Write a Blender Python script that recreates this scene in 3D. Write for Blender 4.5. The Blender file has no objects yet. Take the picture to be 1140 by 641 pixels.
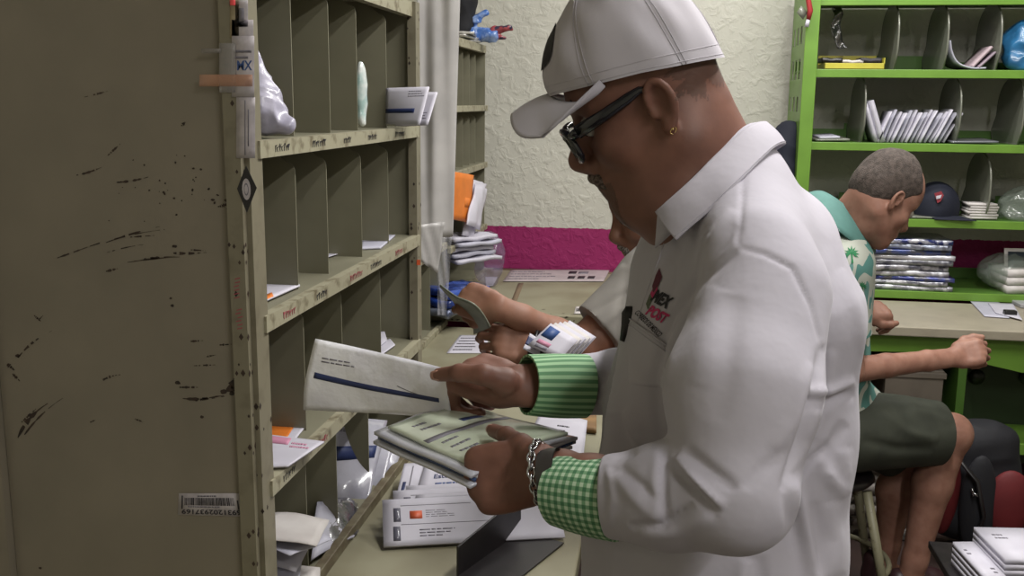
import bpy, math, random
import numpy as np
from mathutils import Vector, Matrix
from mathutils.bvhtree import BVHTree
random.seed(7); RNG=np.random.default_rng(5)
SC=bpy.context.scene; COL=SC.collection
SC.view_settings.view_transform='Standard'; SC.view_settings.look='None'
SC.view_settings.gamma=1; SC.view_settings.use_curve_mapping=False; SC.view_settings.exposure=0.0
V=lambda *a: np.array(a,float)
# ------------------------------------------------ camera, and picture point -> place
F=1100.; PITCH=math.radians(10.7); YAW=math.radians(8.64); ROLL=math.radians(.6); CAM=V(0,0,1.55)
_f=V(-math.sin(YAW)*math.cos(PITCH), math.cos(YAW)*math.cos(PITCH), -math.sin(PITCH))
_r=V(math.cos(YAW),math.sin(YAW),0); _u=np.cross(_r,_f)
CR=_r*math.cos(ROLL)+_u*math.sin(ROLL); CU=-_r*math.sin(ROLL)+_u*math.cos(ROLL); CF=_f
HR=_r; HF=V(-math.sin(YAW),math.cos(YAW),0); HU=V(0,0,1)      # level axes as seen by the photographer
cam=bpy.data.objects.new('camera',bpy.data.cameras.new('camera')); COL.objects.link(cam)
cam.data.sensor_width=36; cam.data.lens=36*F/1140; cam.data.clip_start=.05
cam.matrix_world=Matrix([[CR[i],CU[i],-CF[i],CAM[i]] for i in range(3)]+[[0,0,0,1]])
SC.camera=cam
def at(px,py,**k):
    d=CR*(px-570)/F+CU*(320.5-py)/F+CF
    a,v=list(k.items())[0]
    if a=='D': return CAM+d*v
    i='xyz'.index(a); return CAM+d*(v-CAM[i])/d[i]
def P(px,py,w): return at(px,py,D=w)
def pj(v):
    v=np.asarray(v)-CAM; w=v@CF
    return 570+F*(v@CR)/w, 320.5-F*(v@CU)/w, w
def nrm(v): v=np.asarray(v,float); return v/(np.linalg.norm(v)+1e-12)
# ------------------------------------------------ materials
def srgb(c):
    if isinstance(c,str):
        c=[int(c[i:i+2],16)/255 for i in (1,3,5)]
    return tuple((x/12.92 if x<=.04045 else ((x+.055)/1.055)**2.4) for x in c)+(1,)
MATS={}
def mat(name,col,rough=.6,col2=None,scale=15,lo=.4,hi=.6,bump=0,bscale=60,metal=0,alpha=1,coat=0,emit=0,sss=0,trans=0,detail=3,dist=.001,stretch=None,spec=.5,sheen=0):
    if name in MATS: return MATS[name]
    m=bpy.data.materials.new(name); MATS[name]=m; m.use_nodes=True
    n=m.node_tree.nodes; l=m.node_tree.links; b=n['Principled BSDF']
    b.inputs['Base Color'].default_value=srgb(col); b.inputs['Roughness'].default_value=rough
    b.inputs['Metallic'].default_value=metal; b.inputs['Alpha'].default_value=alpha
    b.inputs['Coat Weight'].default_value=coat; b.inputs['Coat Roughness'].default_value=.08
    b.inputs['Specular IOR Level'].default_value=spec
    b.inputs['Transmission Weight'].default_value=trans
    if sheen: b.inputs['Sheen Weight'].default_value=sheen
    if sss:
        b.inputs['Subsurface Weight'].default_value=sss; b.inputs['Subsurface Radius'].default_value=(.012,.005,.003); b.inputs['Subsurface Scale'].default_value=.5
    if emit:
        b.inputs['Emission Color'].default_value=srgb(col); b.inputs['Emission Strength'].default_value=emit
    tc=n.new('ShaderNodeTexCoord'); mp=n.new('ShaderNodeMapping'); l.new(tc.outputs['Object'],mp.inputs[0])
    if stretch: mp.inputs['Scale'].default_value=stretch
    nz=n.new('ShaderNodeTexNoise'); nz.inputs['Scale'].default_value=scale; nz.inputs['Detail'].default_value=detail
    l.new(mp.outputs[0],nz.inputs[0])
    rp=n.new('ShaderNodeMapRange'); rp.inputs[1].default_value=lo; rp.inputs[2].default_value=hi
    l.new(nz.outputs[0],rp.inputs[0])
    mx=n.new('ShaderNodeMix'); mx.data_type='RGBA'
    c1=srgb(col); c2=srgb(col2) if col2 else tuple(x*.88 for x in c1[:3])+(1,)
    mx.inputs[6].default_value=c1; mx.inputs[7].default_value=c2
    l.new(rp.outputs[0],mx.inputs[0]); l.new(mx.outputs[2],b.inputs['Base Color'])
    if bump:
        n2=n.new('ShaderNodeTexNoise'); n2.inputs['Scale'].default_value=bscale; n2.inputs['Detail'].default_value=4
        l.new(tc.outputs['Object'],n2.inputs[0])
        bp=n.new('ShaderNodeBump'); bp.inputs['Strength'].default_value=bump; bp.inputs['Distance'].default_value=dist
        l.new(n2.outputs[0],bp.inputs['Height']); l.new(bp.outputs[0],b.inputs['Normal'])
    return m
# ------------------------------------------------ objects
def tag(o,label=None,cat=None,group=None,kind=None):
    if label: o['label']=label
    if cat: o['category']=cat
    if group: o['group']=group
    if kind: o['kind']=kind
    return o
def thing(name,loc,label,cat,group=None):
    o=bpy.data.objects.new(name,None); COL.objects.link(o); o.location=Vector(loc); o.empty_display_size=.05
    return tag(o,label,cat,group)
def gloc(o):
    v=np.array(o.location)
    return v+gloc(o.parent)*0 if o.parent is None else np.array(o['_w'])
def link(name,me,parent=None,org=None):
    """me has world coordinates; shift it to a local origin"""
    n=len(me.vertices); co=np.empty(n*3,np.float32); me.vertices.foreach_get('co',co); co=co.reshape(-1,3)
    if org is None:
        lo,hi=co.min(0),co.max(0); org=V((lo[0]+hi[0])/2,(lo[1]+hi[1])/2,lo[2])
    org=np.asarray(org,float)
    me.vertices.foreach_set('co',(co-org).astype(np.float32).ravel()); me.update()
    o=bpy.data.objects.new(name,me); COL.objects.link(o); o.location=Vector(org)
    if parent is not None:
        o.parent=parent; o.location=Vector(org-wloc(parent))
    return o
def wloc(o):
    v=np.array(o.location)
    while o.parent is not None: o=o.parent; v=v+np.array(o.location)
    return v
class MB:
    def __init__(s): s.v=[]; s.f=[]; s.m=[]; s.sm=[]; s.uv=[]
    def add(s,vs,fs,mi=0,smooth=False,uvs=None):
        k=len(s.v); s.v+= [tuple(map(float,x)) for x in vs]
        s.uv+= (uvs if uvs is not None else [(0,0)]*len(vs))
        for f in fs: s.f.append(tuple(k+i for i in f)); s.m.append(mi); s.sm.append(smooth)
    def box(s,lo,hi,mi=0,R=None,c=None):
        lo=V(*lo);hi=V(*hi)
        vs=[V(*( (lo,hi)[b>>i&1][i] for i in range(3))) for b in range(8)]
        if R is not None:
            c=(lo+hi)/2 if c is None else V(*c); vs=[c+R@(x-c) for x in vs]
        s.add(vs,[(0,2,3,1),(4,5,7,6),(0,1,5,4),(2,6,7,3),(0,4,6,2),(1,3,7,5)],mi)
    def obox(s,c,ax,hs,mi=0):
        """box: centre, three axes, half sizes"""
        c=np.asarray(c,float); vs=[]
        for b in range(8): vs.append(c+sum(np.asarray(ax[i])*hs[i]*(1 if b>>i&1 else -1) for i in range(3)))
        s.add(vs,[(0,2,3,1),(4,5,7,6),(0,1,5,4),(2,6,7,3),(0,4,6,2),(1,3,7,5)],mi)
    def prism(s,poly,d,mi=0,smooth=False):
        """poly: 3D points of a face, d: extrusion vector"""
        n=len(poly); d=np.asarray(d,float); vs=[np.asarray(p,float) for p in poly]+[np.asarray(p,float)+d for p in poly]
        s.add(vs,[tuple(range(n))[::-1],tuple(range(n,2*n))]+[(i,(i+1)%n,(i+1)%n+n,i+n) for i in range(n)],mi,smooth)
    def tube(s,pts,r,seg=10,mi=0,closed=False,cap=True,flat=1.,upv=None):
        pts=[np.asarray(p,float) for p in pts]; n=len(pts); rs=r if hasattr(r,'__len__') else [r]*n
        vs=[]; a=None
        for i,p in enumerate(pts):
            if closed: t=nrm(pts[(i+1)%n]-pts[i-1])
            else: t=nrm(pts[min(i+1,n-1)]-pts[max(i-1,0)])
            if upv is not None: a=nrm(np.cross(t,upv))
            elif a is None: a=nrm(np.cross(t,V(0,0,1) if abs(t[2])<.9 else V(1,0,0)))
            else: a=nrm(a-t*(a@t))
            b=np.cross(t,a)
            for j in range(seg):
                q=2*math.pi*j/seg; vs.append(p+(a*math.cos(q)+b*math.sin(q)*flat)*rs[i])
        fs=[]
        for i in range(n if closed else n-1):
            i2=(i+1)%n
            for j in range(seg): fs.append((i*seg+j,i*seg+(j+1)%seg,i2*seg+(j+1)%seg,i2*seg+j))
        if cap and not closed: fs.append(tuple(range(seg))[::-1]); fs.append(tuple((n-1)*seg+j for j in range(seg)))
        s.add(vs,fs,mi,True)
    def sheet(s,fn,nu,nv,t=.0006,mi=0,u0=0,u1=1,v0=0,v1=1,smooth=True,lift=0):
        """closed slab following fn(u,v)"""
        U=np.linspace(u0,u1,nu+1); W=np.linspace(v0,v1,nv+1); e=1e-3
        top=[];bot=[]
        for u in U:
            for w in W:
                p=np.asarray(fn(u,w),float); du=np.asarray(fn(u+e,w))-np.asarray(fn(u-e,w)); dv=np.asarray(fn(u,w+e))-np.asarray(fn(u,w-e))
                n=nrm(np.cross(du,dv)); top.append(p+n*(t/2+lift)); bot.append(p-n*(t/2-lift))
        m=(nu+1)*(nv+1); I=lambda i,j:i*(nv+1)+j; fs=[]
        for i in range(nu):
            for j in range(nv):
                fs.append((I(i,j),I(i+1,j),I(i+1,j+1),I(i,j+1))); fs.append((m+I(i,j),m+I(i,j+1),m+I(i+1,j+1),m+I(i+1,j)))
        for i in range(nu): fs.append((I(i,0),m+I(i,0),m+I(i+1,0),I(i+1,0))); fs.append((I(i,nv),I(i+1,nv),m+I(i+1,nv),m+I(i,nv)))
        for j in range(nv): fs.append((I(0,j),I(0,j+1),m+I(0,j+1),m+I(0,j))); fs.append((I(nu,j),m+I(nu,j),m+I(nu,j+1),I(nu,j+1)))
        uvs=[(float(u),float(w)) for u in U for w in W]*2
        s.add(top+bot,fs,mi,smooth,uvs)
    def grid(s,fn,nu,nv,mi=0,wrap=False,smooth=True):
        U=np.linspace(0,1,nu+1); W=np.linspace(0,1,nv+1); vs=[fn(u,w) for u in U for w in W]
        I=lambda i,j:i*(nv+1)+j
        s.add(vs,[(I(i,j),I(i+1,j),I(i+1,j+1),I(i,j+1)) for i in range(nu) for j in range(nv)],mi,smooth,[(float(u),float(w)) for u in U for w in W])
    def lathe(s,c,prof,ax=(0,0,1),seg=24,mi=0):
        ax=nrm(ax); a=nrm(np.cross(ax,V(1,0,0) if abs(ax[0])<.9 else V(0,1,0))); b=np.cross(ax,a); c=np.asarray(c,float)
        vs=[];n=len(prof)
        for r,h in prof:
            for j in range(seg): q=2*math.pi*j/seg; vs.append(c+ax*h+(a*math.cos(q)+b*math.sin(q))*r)
        fs=[(i*seg+j,i*seg+(j+1)%seg,(i+1)*seg+(j+1)%seg,(i+1)*seg+j) for i in range(n-1) for j in range(seg)]
        fs+=[tuple(range(seg))[::-1],tuple((n-1)*seg+j for j in range(seg))]
        s.add(vs,fs,mi,True)
    def mesh(s,name,mats):
        me=bpy.data.meshes.new(name); me.from_pydata(s.v,[],s.f)
        for m in (mats if isinstance(mats,(list,tuple)) else [mats]): me.materials.append(m)
        me.polygons.foreach_set('material_index',s.m); me.polygons.foreach_set('use_smooth',s.sm)
        if any(u!=(0,0) for u in s.uv[:50]) or any(u!=(0,0) for u in s.uv[-50:]):
            ul=me.uv_layers.new(name='UVMap'); li=np.empty(len(me.loops),np.int32); me.loops.foreach_get('vertex_index',li)
            ul.data.foreach_set('uv',np.array(s.uv,np.float32)[li].ravel())
        me.update(); return me
    def build(s,name,mats,parent=None,bev=0,org=None,auto=False):
        o=link(name,s.mesh(name,mats),parent,org)
        if bev:
            b=o.modifiers.new('bevel','BEVEL'); b.width=bev; b.segments=2; b.limit_method='ANGLE'; b.angle_limit=math.radians(40)
        return o
def text2d(s,size=1.,bold=0,align='CENTER'):
    cu=bpy.data.curves.new('t','FONT'); cu.body=s; cu.size=size; cu.align_x=align; cu.align_y='CENTER'; cu.resolution_u=3; cu.offset=bold
    ob=bpy.data.objects.new('t',cu); me=bpy.data.meshes.new_from_object(ob)
    vs=np.array([tuple(v.co) for v in me.vertices]); fs=[tuple(p.vertices) for p in me.polygons]
    bpy.data.objects.remove(ob); bpy.data.curves.remove(cu); bpy.data.meshes.remove(me)
    return vs[:,:2],fs
def put_text(mb,s,fn,u0,v0,u1,v1,mi,rot=False,bold=0.02,lift=.0006):
    """letters laid on surface fn inside a uv rectangle"""
    vs,fs=text2d(s,1,bold); lo,hi=vs.min(0),vs.max(0); q=(vs-lo)/(hi-lo)
    if rot: q=1-q
    out=[];e=1e-3
    for a,b in q:
        u=u0+(u1-u0)*a; w=v0+(v1-v0)*b
        p=np.asarray(fn(u,w),float); n=nrm(np.cross(np.asarray(fn(u+e,w))-np.asarray(fn(u-e,w)),np.asarray(fn(u,w+e))-np.asarray(fn(u,w-e))))
        out.append(p+n*lift)
    mb.add(out,fs,mi)
def quadfn(p00,p10,p11,p01,bend=0,bend2=0,wave=0,ph=0):
    p00,p10,p11,p01=[np.asarray(p,float) for p in (p00,p10,p11,p01)]
    n=nrm(np.cross(p10-p00,p01-p00))
    def fn(u,v):
        p=p00*(1-u)*(1-v)+p10*u*(1-v)+p11*u*v+p01*(1-u)*v
        return p+n*(bend*4*u*(1-u)+bend2*4*v*(1-v)+wave*math.sin(9*u+4*v+ph)*math.sin(5*v+3*u+ph*2))
    return fn
# ------------------------------------------------ implicit bodies -> mesh
class SDF:
    def __init__(s,h): s.h=h; s.ops=[]
    def cap(s,a,b,ra,rb=None,k=.01,sub=False):
        a=np.asarray(a,float);b=np.asarray(b,float); rb=ra if rb is None else rb; R=max(ra,rb)
        lo=np.minimum(a,b)-R; hi=np.maximum(a,b)+R
        def f(x,y,z):
            d=b-a; L=d@d+1e-12
            t=np.clip(((x-a[0])*d[0]+(y-a[1])*d[1]+(z-a[2])*d[2])/L,0,1)
            return np.sqrt((x-a[0]-d[0]*t)**2+(y-a[1]-d[1]*t)**2+(z-a[2]-d[2]*t)**2)-(ra+(rb-ra)*t)
        s.ops.append((f,lo,hi,k,sub)); return s
    def chain(s,pts,rs,k=.01):
        for i in range(len(pts)-1): s.cap(pts[i],pts[i+1],rs[i],rs[i+1],k)
        return s
    def ell(s,c,r,ax=None,k=.01,sub=False):
        c=np.asarray(c,float); r=np.asarray(r,float); A=np.eye(3) if ax is None else np.array([nrm(a) for a in ax])
        ext=np.sqrt(((A*r[:,None])**2).sum(0)); lo=c-ext; hi=c+ext
        def f(x,y,z):
            q=[((x-c[0])*A[i,0]+(y-c[1])*A[i,1]+(z-c[2])*A[i,2]) for i in range(3)]
            k0=np.sqrt(sum((q[i]/r[i])**2 for i in range(3))); k1=np.sqrt(sum((q[i]/r[i]**2)**2 for i in range(3)))+1e-9
            return k0*(k0-1)/k1
        s.ops.append((f,lo,hi,k,sub)); return s
    def ecap(s,a,b,r0,r1,u,k=.02):
        """limb/torso segment with elliptic section: r=(along u, along other)"""
        a=np.asarray(a,float);b=np.asarray(b,float); d=nrm(b-a); u=nrm(np.asarray(u)-d*(np.asarray(u)@d)); w=np.cross(d,u)
        L=np.linalg.norm(b-a); R=max(max(r0),max(r1)); lo=np.minimum(a,b)-R; hi=np.maximum(a,b)+R
        def f(x,y,z):
            X,Y,Z=x-a[0],y-a[1],z-a[2]
            ax=X*d[0]+Y*d[1]+Z*d[2]; t=np.clip(ax/L,0,1); ex=ax-t*L
            ru=r0[0]+(r1[0]-r0[0])*t; rw=r0[1]+(r1[1]-r0[1])*t; m=np.minimum(ru,rw)
            qu=(X*u[0]+Y*u[1]+Z*u[2])/ru; qw=(X*w[0]+Y*w[1]+Z*w[2])/rw
            k0=np.sqrt(qu**2+qw**2+(ex/m)**2); k1=np.sqrt((qu/ru)**2+(qw/rw)**2+(ex/m/m)**2)+1e-9
            return k0*(k0-1)/k1
        s.ops.append((f,lo,hi,k,False)); return s
    def plane(s,p,n,k=.002):
        """cut away the side n points to"""
        p=np.asarray(p,float);n=nrm(n)
        s.ops.append((lambda x,y,z:-((x-p[0])*n[0]+(y-p[1])*n[1]+(z-p[2])*n[2]),None,None,k,True)); return s
    def field(s):
        h=s.h; los=[o[1] for o in s.ops if not o[4]]; his=[o[2] for o in s.ops if not o[4]]
        lo=np.min(los,0)-3*h; hi=np.max(his,0)+3*h; n=np.ceil((hi-lo)/h).astype(int)+1
        f=np.full(n,1.,np.float32); g=[(lo[i]+np.arange(n[i])*h).astype(np.float32) for i in range(3)]
        for fn,l,u,k,sub in s.ops:
            if l is None: sl=[slice(0,n[i]) for i in range(3)]
            else:
                m=k+3*h; sl=[slice(max(0,int((l[i]-m-lo[i])/h)),max(0,min(n[i],int((u[i]+m-lo[i])/h)+2))) for i in range(3)]
            x=g[0][sl[0]][:,None,None];y=g[1][sl[1]][None,:,None];z=g[2][sl[2]][None,None,:]
            if 0 in (x.size,y.size,z.size): continue
            d=fn(x,y,z).astype(np.float32); c=f[tuple(sl)]
            if sub: d=-d; hh=np.maximum(k-np.abs(c-d),0)/k; f[tuple(sl)]=np.maximum(c,d)+hh*hh*k*.25
            else: hh=np.maximum(k-np.abs(c-d),0)/k; f[tuple(sl)]=np.minimum(c,d)-hh*hh*k*.25
        return f,lo
    def verts(s):
        f,lo=s.field(); return surfnet(f,lo,s.h)
def surfnet(f,lo,h):
    s=f<0; c=np.zeros(tuple(np.array(f.shape)-1),np.int8)
    off=[(i,j,k) for i in (0,1) for j in (0,1) for k in (0,1)]
    def sh(a,o): return a[o[0]:a.shape[0]-1+o[0],o[1]:a.shape[1]-1+o[1],o[2]:a.shape[2]-1+o[2]]
    for o in off: c+=sh(s,o)
    act=(c>0)&(c<8); I,J,K=np.nonzero(act); idx=np.full(act.shape,-1,np.int32); idx[act]=np.arange(len(I))
    pos=np.zeros((len(I),3)); n=np.zeros(len(I))
    for a in off:
        for ax in range(3):
            if a[ax]: continue
            b=list(a); b[ax]=1
            fa=f[I+a[0],J+a[1],K+a[2]]; fb=f[I+b[0],J+b[1],K+b[2]]; cr=(fa<0)!=(fb<0)
            t=np.where(cr,fa/np.where(cr,fa-fb,1),0); p=np.tile(np.array(a,float),(len(I),1)); p[:,ax]+=t
            pos+=p*cr[:,None]; n+=cr
    v=(np.stack([I,J,K],1)+pos/n[:,None])*h+lo
    fs=[]
    for ax in range(3):
        o1,o2=[(1,2),(2,0),(0,1)][ax]
        A=[slice(1,-1)]*3; B=[slice(1,-1)]*3; A[ax]=slice(0,-1); B[ax]=slice(1,None)
        sa=s[tuple(A)]; sb=s[tuple(B)]; i,j,k=np.nonzero(sa!=sb); e=np.stack([i,j,k],1); 
        for q in (0,1,2):
            if q!=ax: e[:,q]+=1
        def cell(d1,d2):
            c=e.copy(); c[:,o1]-=d1; c[:,o2]-=d2; return idx[c[:,0],c[:,1],c[:,2]]
        q=np.stack([cell(1,1),cell(0,1),cell(0,0),cell(1,0)],1)
        inside=s[tuple(e.T)]; q[~inside]=q[~inside][:,::-1]; fs.append(q)
    return v,np.concatenate(fs)
def qmesh(name,v,f,mats,mi=None):
    me=bpy.data.meshes.new(name); me.vertices.add(len(v)); me.vertices.foreach_set('co',np.asarray(v,np.float32).ravel())
    me.loops.add(len(f)*4); me.loops.foreach_set('vertex_index',np.asarray(f,np.int32).ravel())
    me.polygons.add(len(f)); me.polygons.foreach_set('loop_start',np.arange(len(f),dtype=np.int32)*4)
    for m in (mats if isinstance(mats,(list,tuple)) else [mats]): me.materials.append(m)
    if mi is not None: me.polygons.foreach_set('material_index',np.asarray(mi,np.int32))
    me.polygons.foreach_set('use_smooth',np.ones(len(f),bool)); me.update(calc_edges=True); me.validate(); return me
def vnormals(v,f):
    n=np.cross(v[f[:,2]]-v[f[:,0]],v[f[:,3]]-v[f[:,1]]); o=np.zeros_like(v)
    for i in range(4): np.add.at(o,f[:,i],n)
    return o/(np.linalg.norm(o,axis=1)[:,None]+1e-12)
def smooth(v,f,it=2,lam=.5):
    for _ in range(it):
        a=np.zeros_like(v); c=np.zeros(len(v))
        for i in range(4):
            for j in (1,3):
                np.add.at(a,f[:,i],v[f[:,(i+j)%4]]); np.add.at(c,f[:,i],1)
        v=v+(a/c[:,None]-v)*lam
    return v
def join(parts):
    vs=[];fs=[];ms=[];k=0
    for v,f,m in parts: vs.append(v); fs.append(f+k); ms.append(np.full(len(f),m)); k+=len(v)
    return np.concatenate(vs),np.concatenate(fs),np.concatenate(ms)
def vnoise(p,sc,seed=0):
    """smooth pseudo noise from sines"""
    r=np.random.default_rng(seed); o=np.zeros(len(p))
    for i in range(7):
        d=nrm(r.normal(size=3))*sc*r.uniform(.6,1.7); o+=np.sin(p@d+r.uniform(0,6.28)+1.3*np.sin(p@(nrm(r.normal(size=3))*sc*.6)))
    return o/7
def px_of(v):
    q=v-CAM; w=q@CF; return np.stack([570+F*(q@CR)/w,320.5-F*(q@CU)/w],1)
def folds(v,f,lst,face=.05):
    """raise ridges (+) or press creases (-) along lines; (points, width_px, metres)"""
    n=vnormals(v,f); q=px_of(v); d=CAM-v; d/=np.linalg.norm(d,axis=1)[:,None]; vis=np.clip(((n*d).sum(1)-face)*3,0,1)
    disp=np.zeros(len(v))
    for pts,wd,amp in lst:
        pts=np.array(pts,float); best=np.full(len(v),1e9); tt=np.zeros(len(v)); L=np.r_[0,np.cumsum(np.linalg.norm(np.diff(pts,axis=0),axis=1))]
        for i in range(len(pts)-1):
            a,b=pts[i],pts[i+1]; e=b-a; t=np.clip(((q-a)@e)/(e@e),0,1); dd=np.linalg.norm(q-a-t[:,None]*e,axis=1)
            m=dd<best; best=np.where(m,dd,best); tt=np.where(m,(L[i]+t*(L[i+1]-L[i]))/L[-1],tt)
        disp+=amp*np.exp(-(best/wd)**2)*np.clip(np.sin(np.pi*tt),0,1)**.4*vis
    return v+n*disp[:,None]
def bvh(v,f): return BVHTree.FromPolygons([Vector(x) for x in v],[tuple(int(i) for i in a) for a in f])
def cast(tree,px,py,off=0.001):
    d=P(px,py,1)-CAM; d=nrm(d); r=tree.ray_cast(Vector(CAM),Vector(d))
    if r[0] is None: return None
    return np.array(r[0])-d*off
# ------------------------------------------------ materials of the place
m_steel=mat('drab painted steel','#80786a',.42,'#766f62',6,.35,.7,bump=.12,bscale=220,dist=.0006)
m_steel_in=mat('olive painted steel','#7f7c69',.5,'#757260',9,.35,.7,bump=.08,bscale=160,dist=.0005)
m_lip=mat('chipped cream paint','#9a957f',.5,'#6b624d',38,.52,.68,bump=.2,bscale=90)
m_scratch=mat('scraped dark metal','#241a16',.6,'#3a2a22',60)
m_label=mat('paper label','#b7b0b4',.55,'#a39ca0',40)
m_ink=mat('black ink','#26232a',.6); m_navy=mat('navy ink','#27335f',.5); m_blue=mat('blue ink','#39558f',.5)
m_red=mat('orange red ink','#d0603c',.5); m_pinkink=mat('pink ink','#c98aa5',.6); m_grey=mat('grey ink','#77747e',.6)
m_orange=mat('orange paper','#dd7b2c',.55); m_pen=mat('red pen','#9c4350',.6)
m_paper=mat('white paper','#c9c6d2',.55,'#bdbac6',12,.3,.7); m_paper2=mat('bluish white paper','#bcbbc9',.55,'#afaebd',12,.3,.7)
m_paper3=mat('warm white paper','#cdc8c6',.6,'#c0bab8',12); m_window=mat('envelope window film','#6b6a78',.25,coat=.3)
m_table=mat('cream painted worktop','#8e8a74',.5,'#7c7660',5,.4,.65,bump=.1,bscale=60)
m_kraft=mat('brown board','#8a6a42',.6,'#765836',20)
m_ledge=mat('worn brown ledge','#6f6752',.55,'#5a4f3b',30)
m_black=mat('black plastic','#1b191b',.4); m_blackm=mat('black enamelled steel','#1c191b',.35,'#242022',30)
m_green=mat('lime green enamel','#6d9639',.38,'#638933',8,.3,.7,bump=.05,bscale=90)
m_greend=mat('lime green enamel painted shade','#51762f',.45,'#466829',8,.3,.7)  # same enamel darkened: the shade inside the shelving is put into the colour
m_desk=mat('beige laminate','#a59d8c',.4,'#9a9282',14,.3,.7)
m_plate=mat('grey divider metal','#7d7f74',.3,'#6f7167',10,.3,.7,coat=.2)
m_red2=mat('dark red nylon','#64171c',.7,bump=.3,bscale=400); m_blk2=mat('black nylon','#15151c',.75,bump=.3,bscale=400)
m_navycloth=mat('navy cloth','#161a2b',.8,bump=.3,bscale=300)
m_chrome=mat('polished steel','#b8b8bc',.18,metal=1)
def clear(name,col,a=.35,rough=.12,bump=.5,bscale=25):
    return mat(name,col,rough,alpha=a,coat=.6,bump=bump,bscale=bscale,dist=.004)
m_film=clear('clear plastic film','#dcdce6',.22); m_milky=mat('milky plastic sheet','#b9b6b4',.4,'#a8a5a4',7,bump=.35,bscale=14,dist=.006,coat=.1)
# ------------------------------------------------ room shell
def wallmat():
    m=bpy.data.materials.new('rough stucco with pink band'); m.use_nodes=True; n=m.node_tree.nodes; l=m.node_tree.links; b=n['Principled BSDF']
    b.inputs['Roughness'].default_value=.75
    tc=n.new('ShaderNodeTexCoord'); sp=n.new('ShaderNodeSeparateXYZ'); l.new(tc.outputs['Object'],sp.inputs[0])
    nz=n.new('ShaderNodeTexNoise'); nz.inputs['Scale'].default_value=30; nz.inputs['Detail'].default_value=3; l.new(tc.outputs['Object'],nz.inputs[0])
    j=n.new('ShaderNodeMath'); j.operation='MULTIPLY_ADD'; j.inputs[1].default_value=.02; l.new(nz.outputs[0],j.inputs[0]); l.new(sp.outputs[2],j.inputs[2])
    g=n.new('ShaderNodeMath'); g.operation='LESS_THAN'; g.inputs[1].default_value=.978; l.new(j.outputs[0],g.inputs[0])
    mx=n.new('ShaderNodeMix'); mx.data_type='RGBA'; mx.inputs[6].default_value=srgb('#c9c7bd'); mx.inputs[7].default_value=srgb('#96205f')
    l.new(g.outputs[0],mx.inputs[0])
    st=n.new('ShaderNodeTexNoise'); st.inputs['Scale'].default_value=2.2; st.inputs['Detail'].default_value=4; l.new(tc.outputs['Object'],st.inputs[0])
    rr=n.new('ShaderNodeMapRange'); rr.inputs[1].default_value=.35; rr.inputs[2].default_value=.7; rr.inputs[3].default_value=1.0; rr.inputs[4].default_value=.9; l.new(st.outputs[0],rr.inputs[0])
    mu=n.new('ShaderNodeVectorMath'); mu.operation='SCALE'; l.new(mx.outputs[2],mu.inputs[0]); l.new(rr.outputs[0],mu.inputs['Scale']); l.new(mu.outputs[0],b.inputs['Base Color'])
    n1=n.new('ShaderNodeTexNoise'); n1.inputs['Scale'].default_value=22; n1.inputs['Detail'].default_value=5; n1.inputs['Roughness'].default_value=.55; n1.inputs['Distortion'].default_value=.6; l.new(tc.outputs['Object'],n1.inputs[0])
    mr=n.new('ShaderNodeMapRange'); mr.inputs[1].default_value=.44; mr.inputs[2].default_value=.66; mr.interpolation_type='SMOOTHSTEP'; l.new(n1.outputs[0],mr.inputs[0])
    n2=n.new('ShaderNodeTexNoise'); n2.inputs['Scale'].default_value=45; n2.inputs['Detail'].default_value=3; l.new(tc.outputs['Object'],n2.inputs[0])
    ad=n.new('ShaderNodeMath'); ad.operation='MULTIPLY_ADD'; ad.inputs[1].default_value=.35; l.new(n2.outputs[0],ad.inputs[0]); l.new(mr.outputs[0],ad.inputs[2])
    bp=n.new('ShaderNodeBump'); bp.inputs['Strength'].default_value=.32; bp.inputs['Distance'].default_value=.010; l.new(ad.outputs[0],bp.inputs['Height']); l.new(bp.outputs[0],b.inputs['Normal'])
    return m
m_wall=wallmat()
m_plain=mat('cream wall paint','#bdb9a6',.8,bump=.3,bscale=30); m_floor=mat('dark brown floor','#3b2a26',.55,'#2b1f1c',4,.35,.7); m_ceil=mat('pale ceiling','#cfccc0',.9)
def slab(name,lo,hi,m,kind='structure',**k):
    b=MB(); b.box(lo,hi); return tag(b.build(name,m,**k),kind=kind)
slab('floor',(-1.3,-1.7,-.05),(3.6,4.8,0),m_floor)
slab('ceiling',(-1.3,-1.7,2.9),(3.6,4.8,2.95),m_ceil)
slab('wall_back',(-1.3,4.6,0),(3.6,4.8,2.9),m_wall,org=(0,4.6,0))
slab('wall_left',(-1.3,-1.5,0),(-1.17,4.6,2.9),m_plain)
slab('wall_right',(3.5,-1.5,0),(3.6,4.6,2.9),m_plain)
slab('wall_front',(-1.3,-1.7,0),(3.6,-1.5,2.9),m_plain)
# ------------------------------------------------ ceiling lights
def strip_light(x,y,rot,power,label):
    t=thing('strip_light',(x,y,2.9),label,'ceiling light')
    c,s=math.cos(rot),math.sin(rot); ax=(V(c,s,0),V(-s,c,0),V(0,0,1))
    b=MB(); b.obox((x,y,2.875),ax,(.64,.07,.025)); b.build('housing',mat('white enamel','#dddddd',.4),t,bev=.004)
    b=MB(); b.obox((x,y,2.845),ax,(.6,.05,.006)); b.build('diffuser',mat('lit diffuser','#ffffff',.4,emit=2.5),t,bev=.002)
    ld=bpy.data.lights.new('tube_glow','AREA'); ld.shape='RECTANGLE'; ld.size=1.2; ld.size_y=.1; ld.energy=power; ld.color=(1,.98,.945)
    lo=bpy.data.objects.new('tube_glow',ld); COL.objects.link(lo); lo.location=(x,y,2.83); lo.rotation_euler=(0,0,rot)
strip_light(.62,1.75,math.pi/2,48,'white strip light on the ceiling over the sorting aisle')
strip_light(1.0,3.3,0,27,'white strip light on the ceiling near the green shelving')
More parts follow.
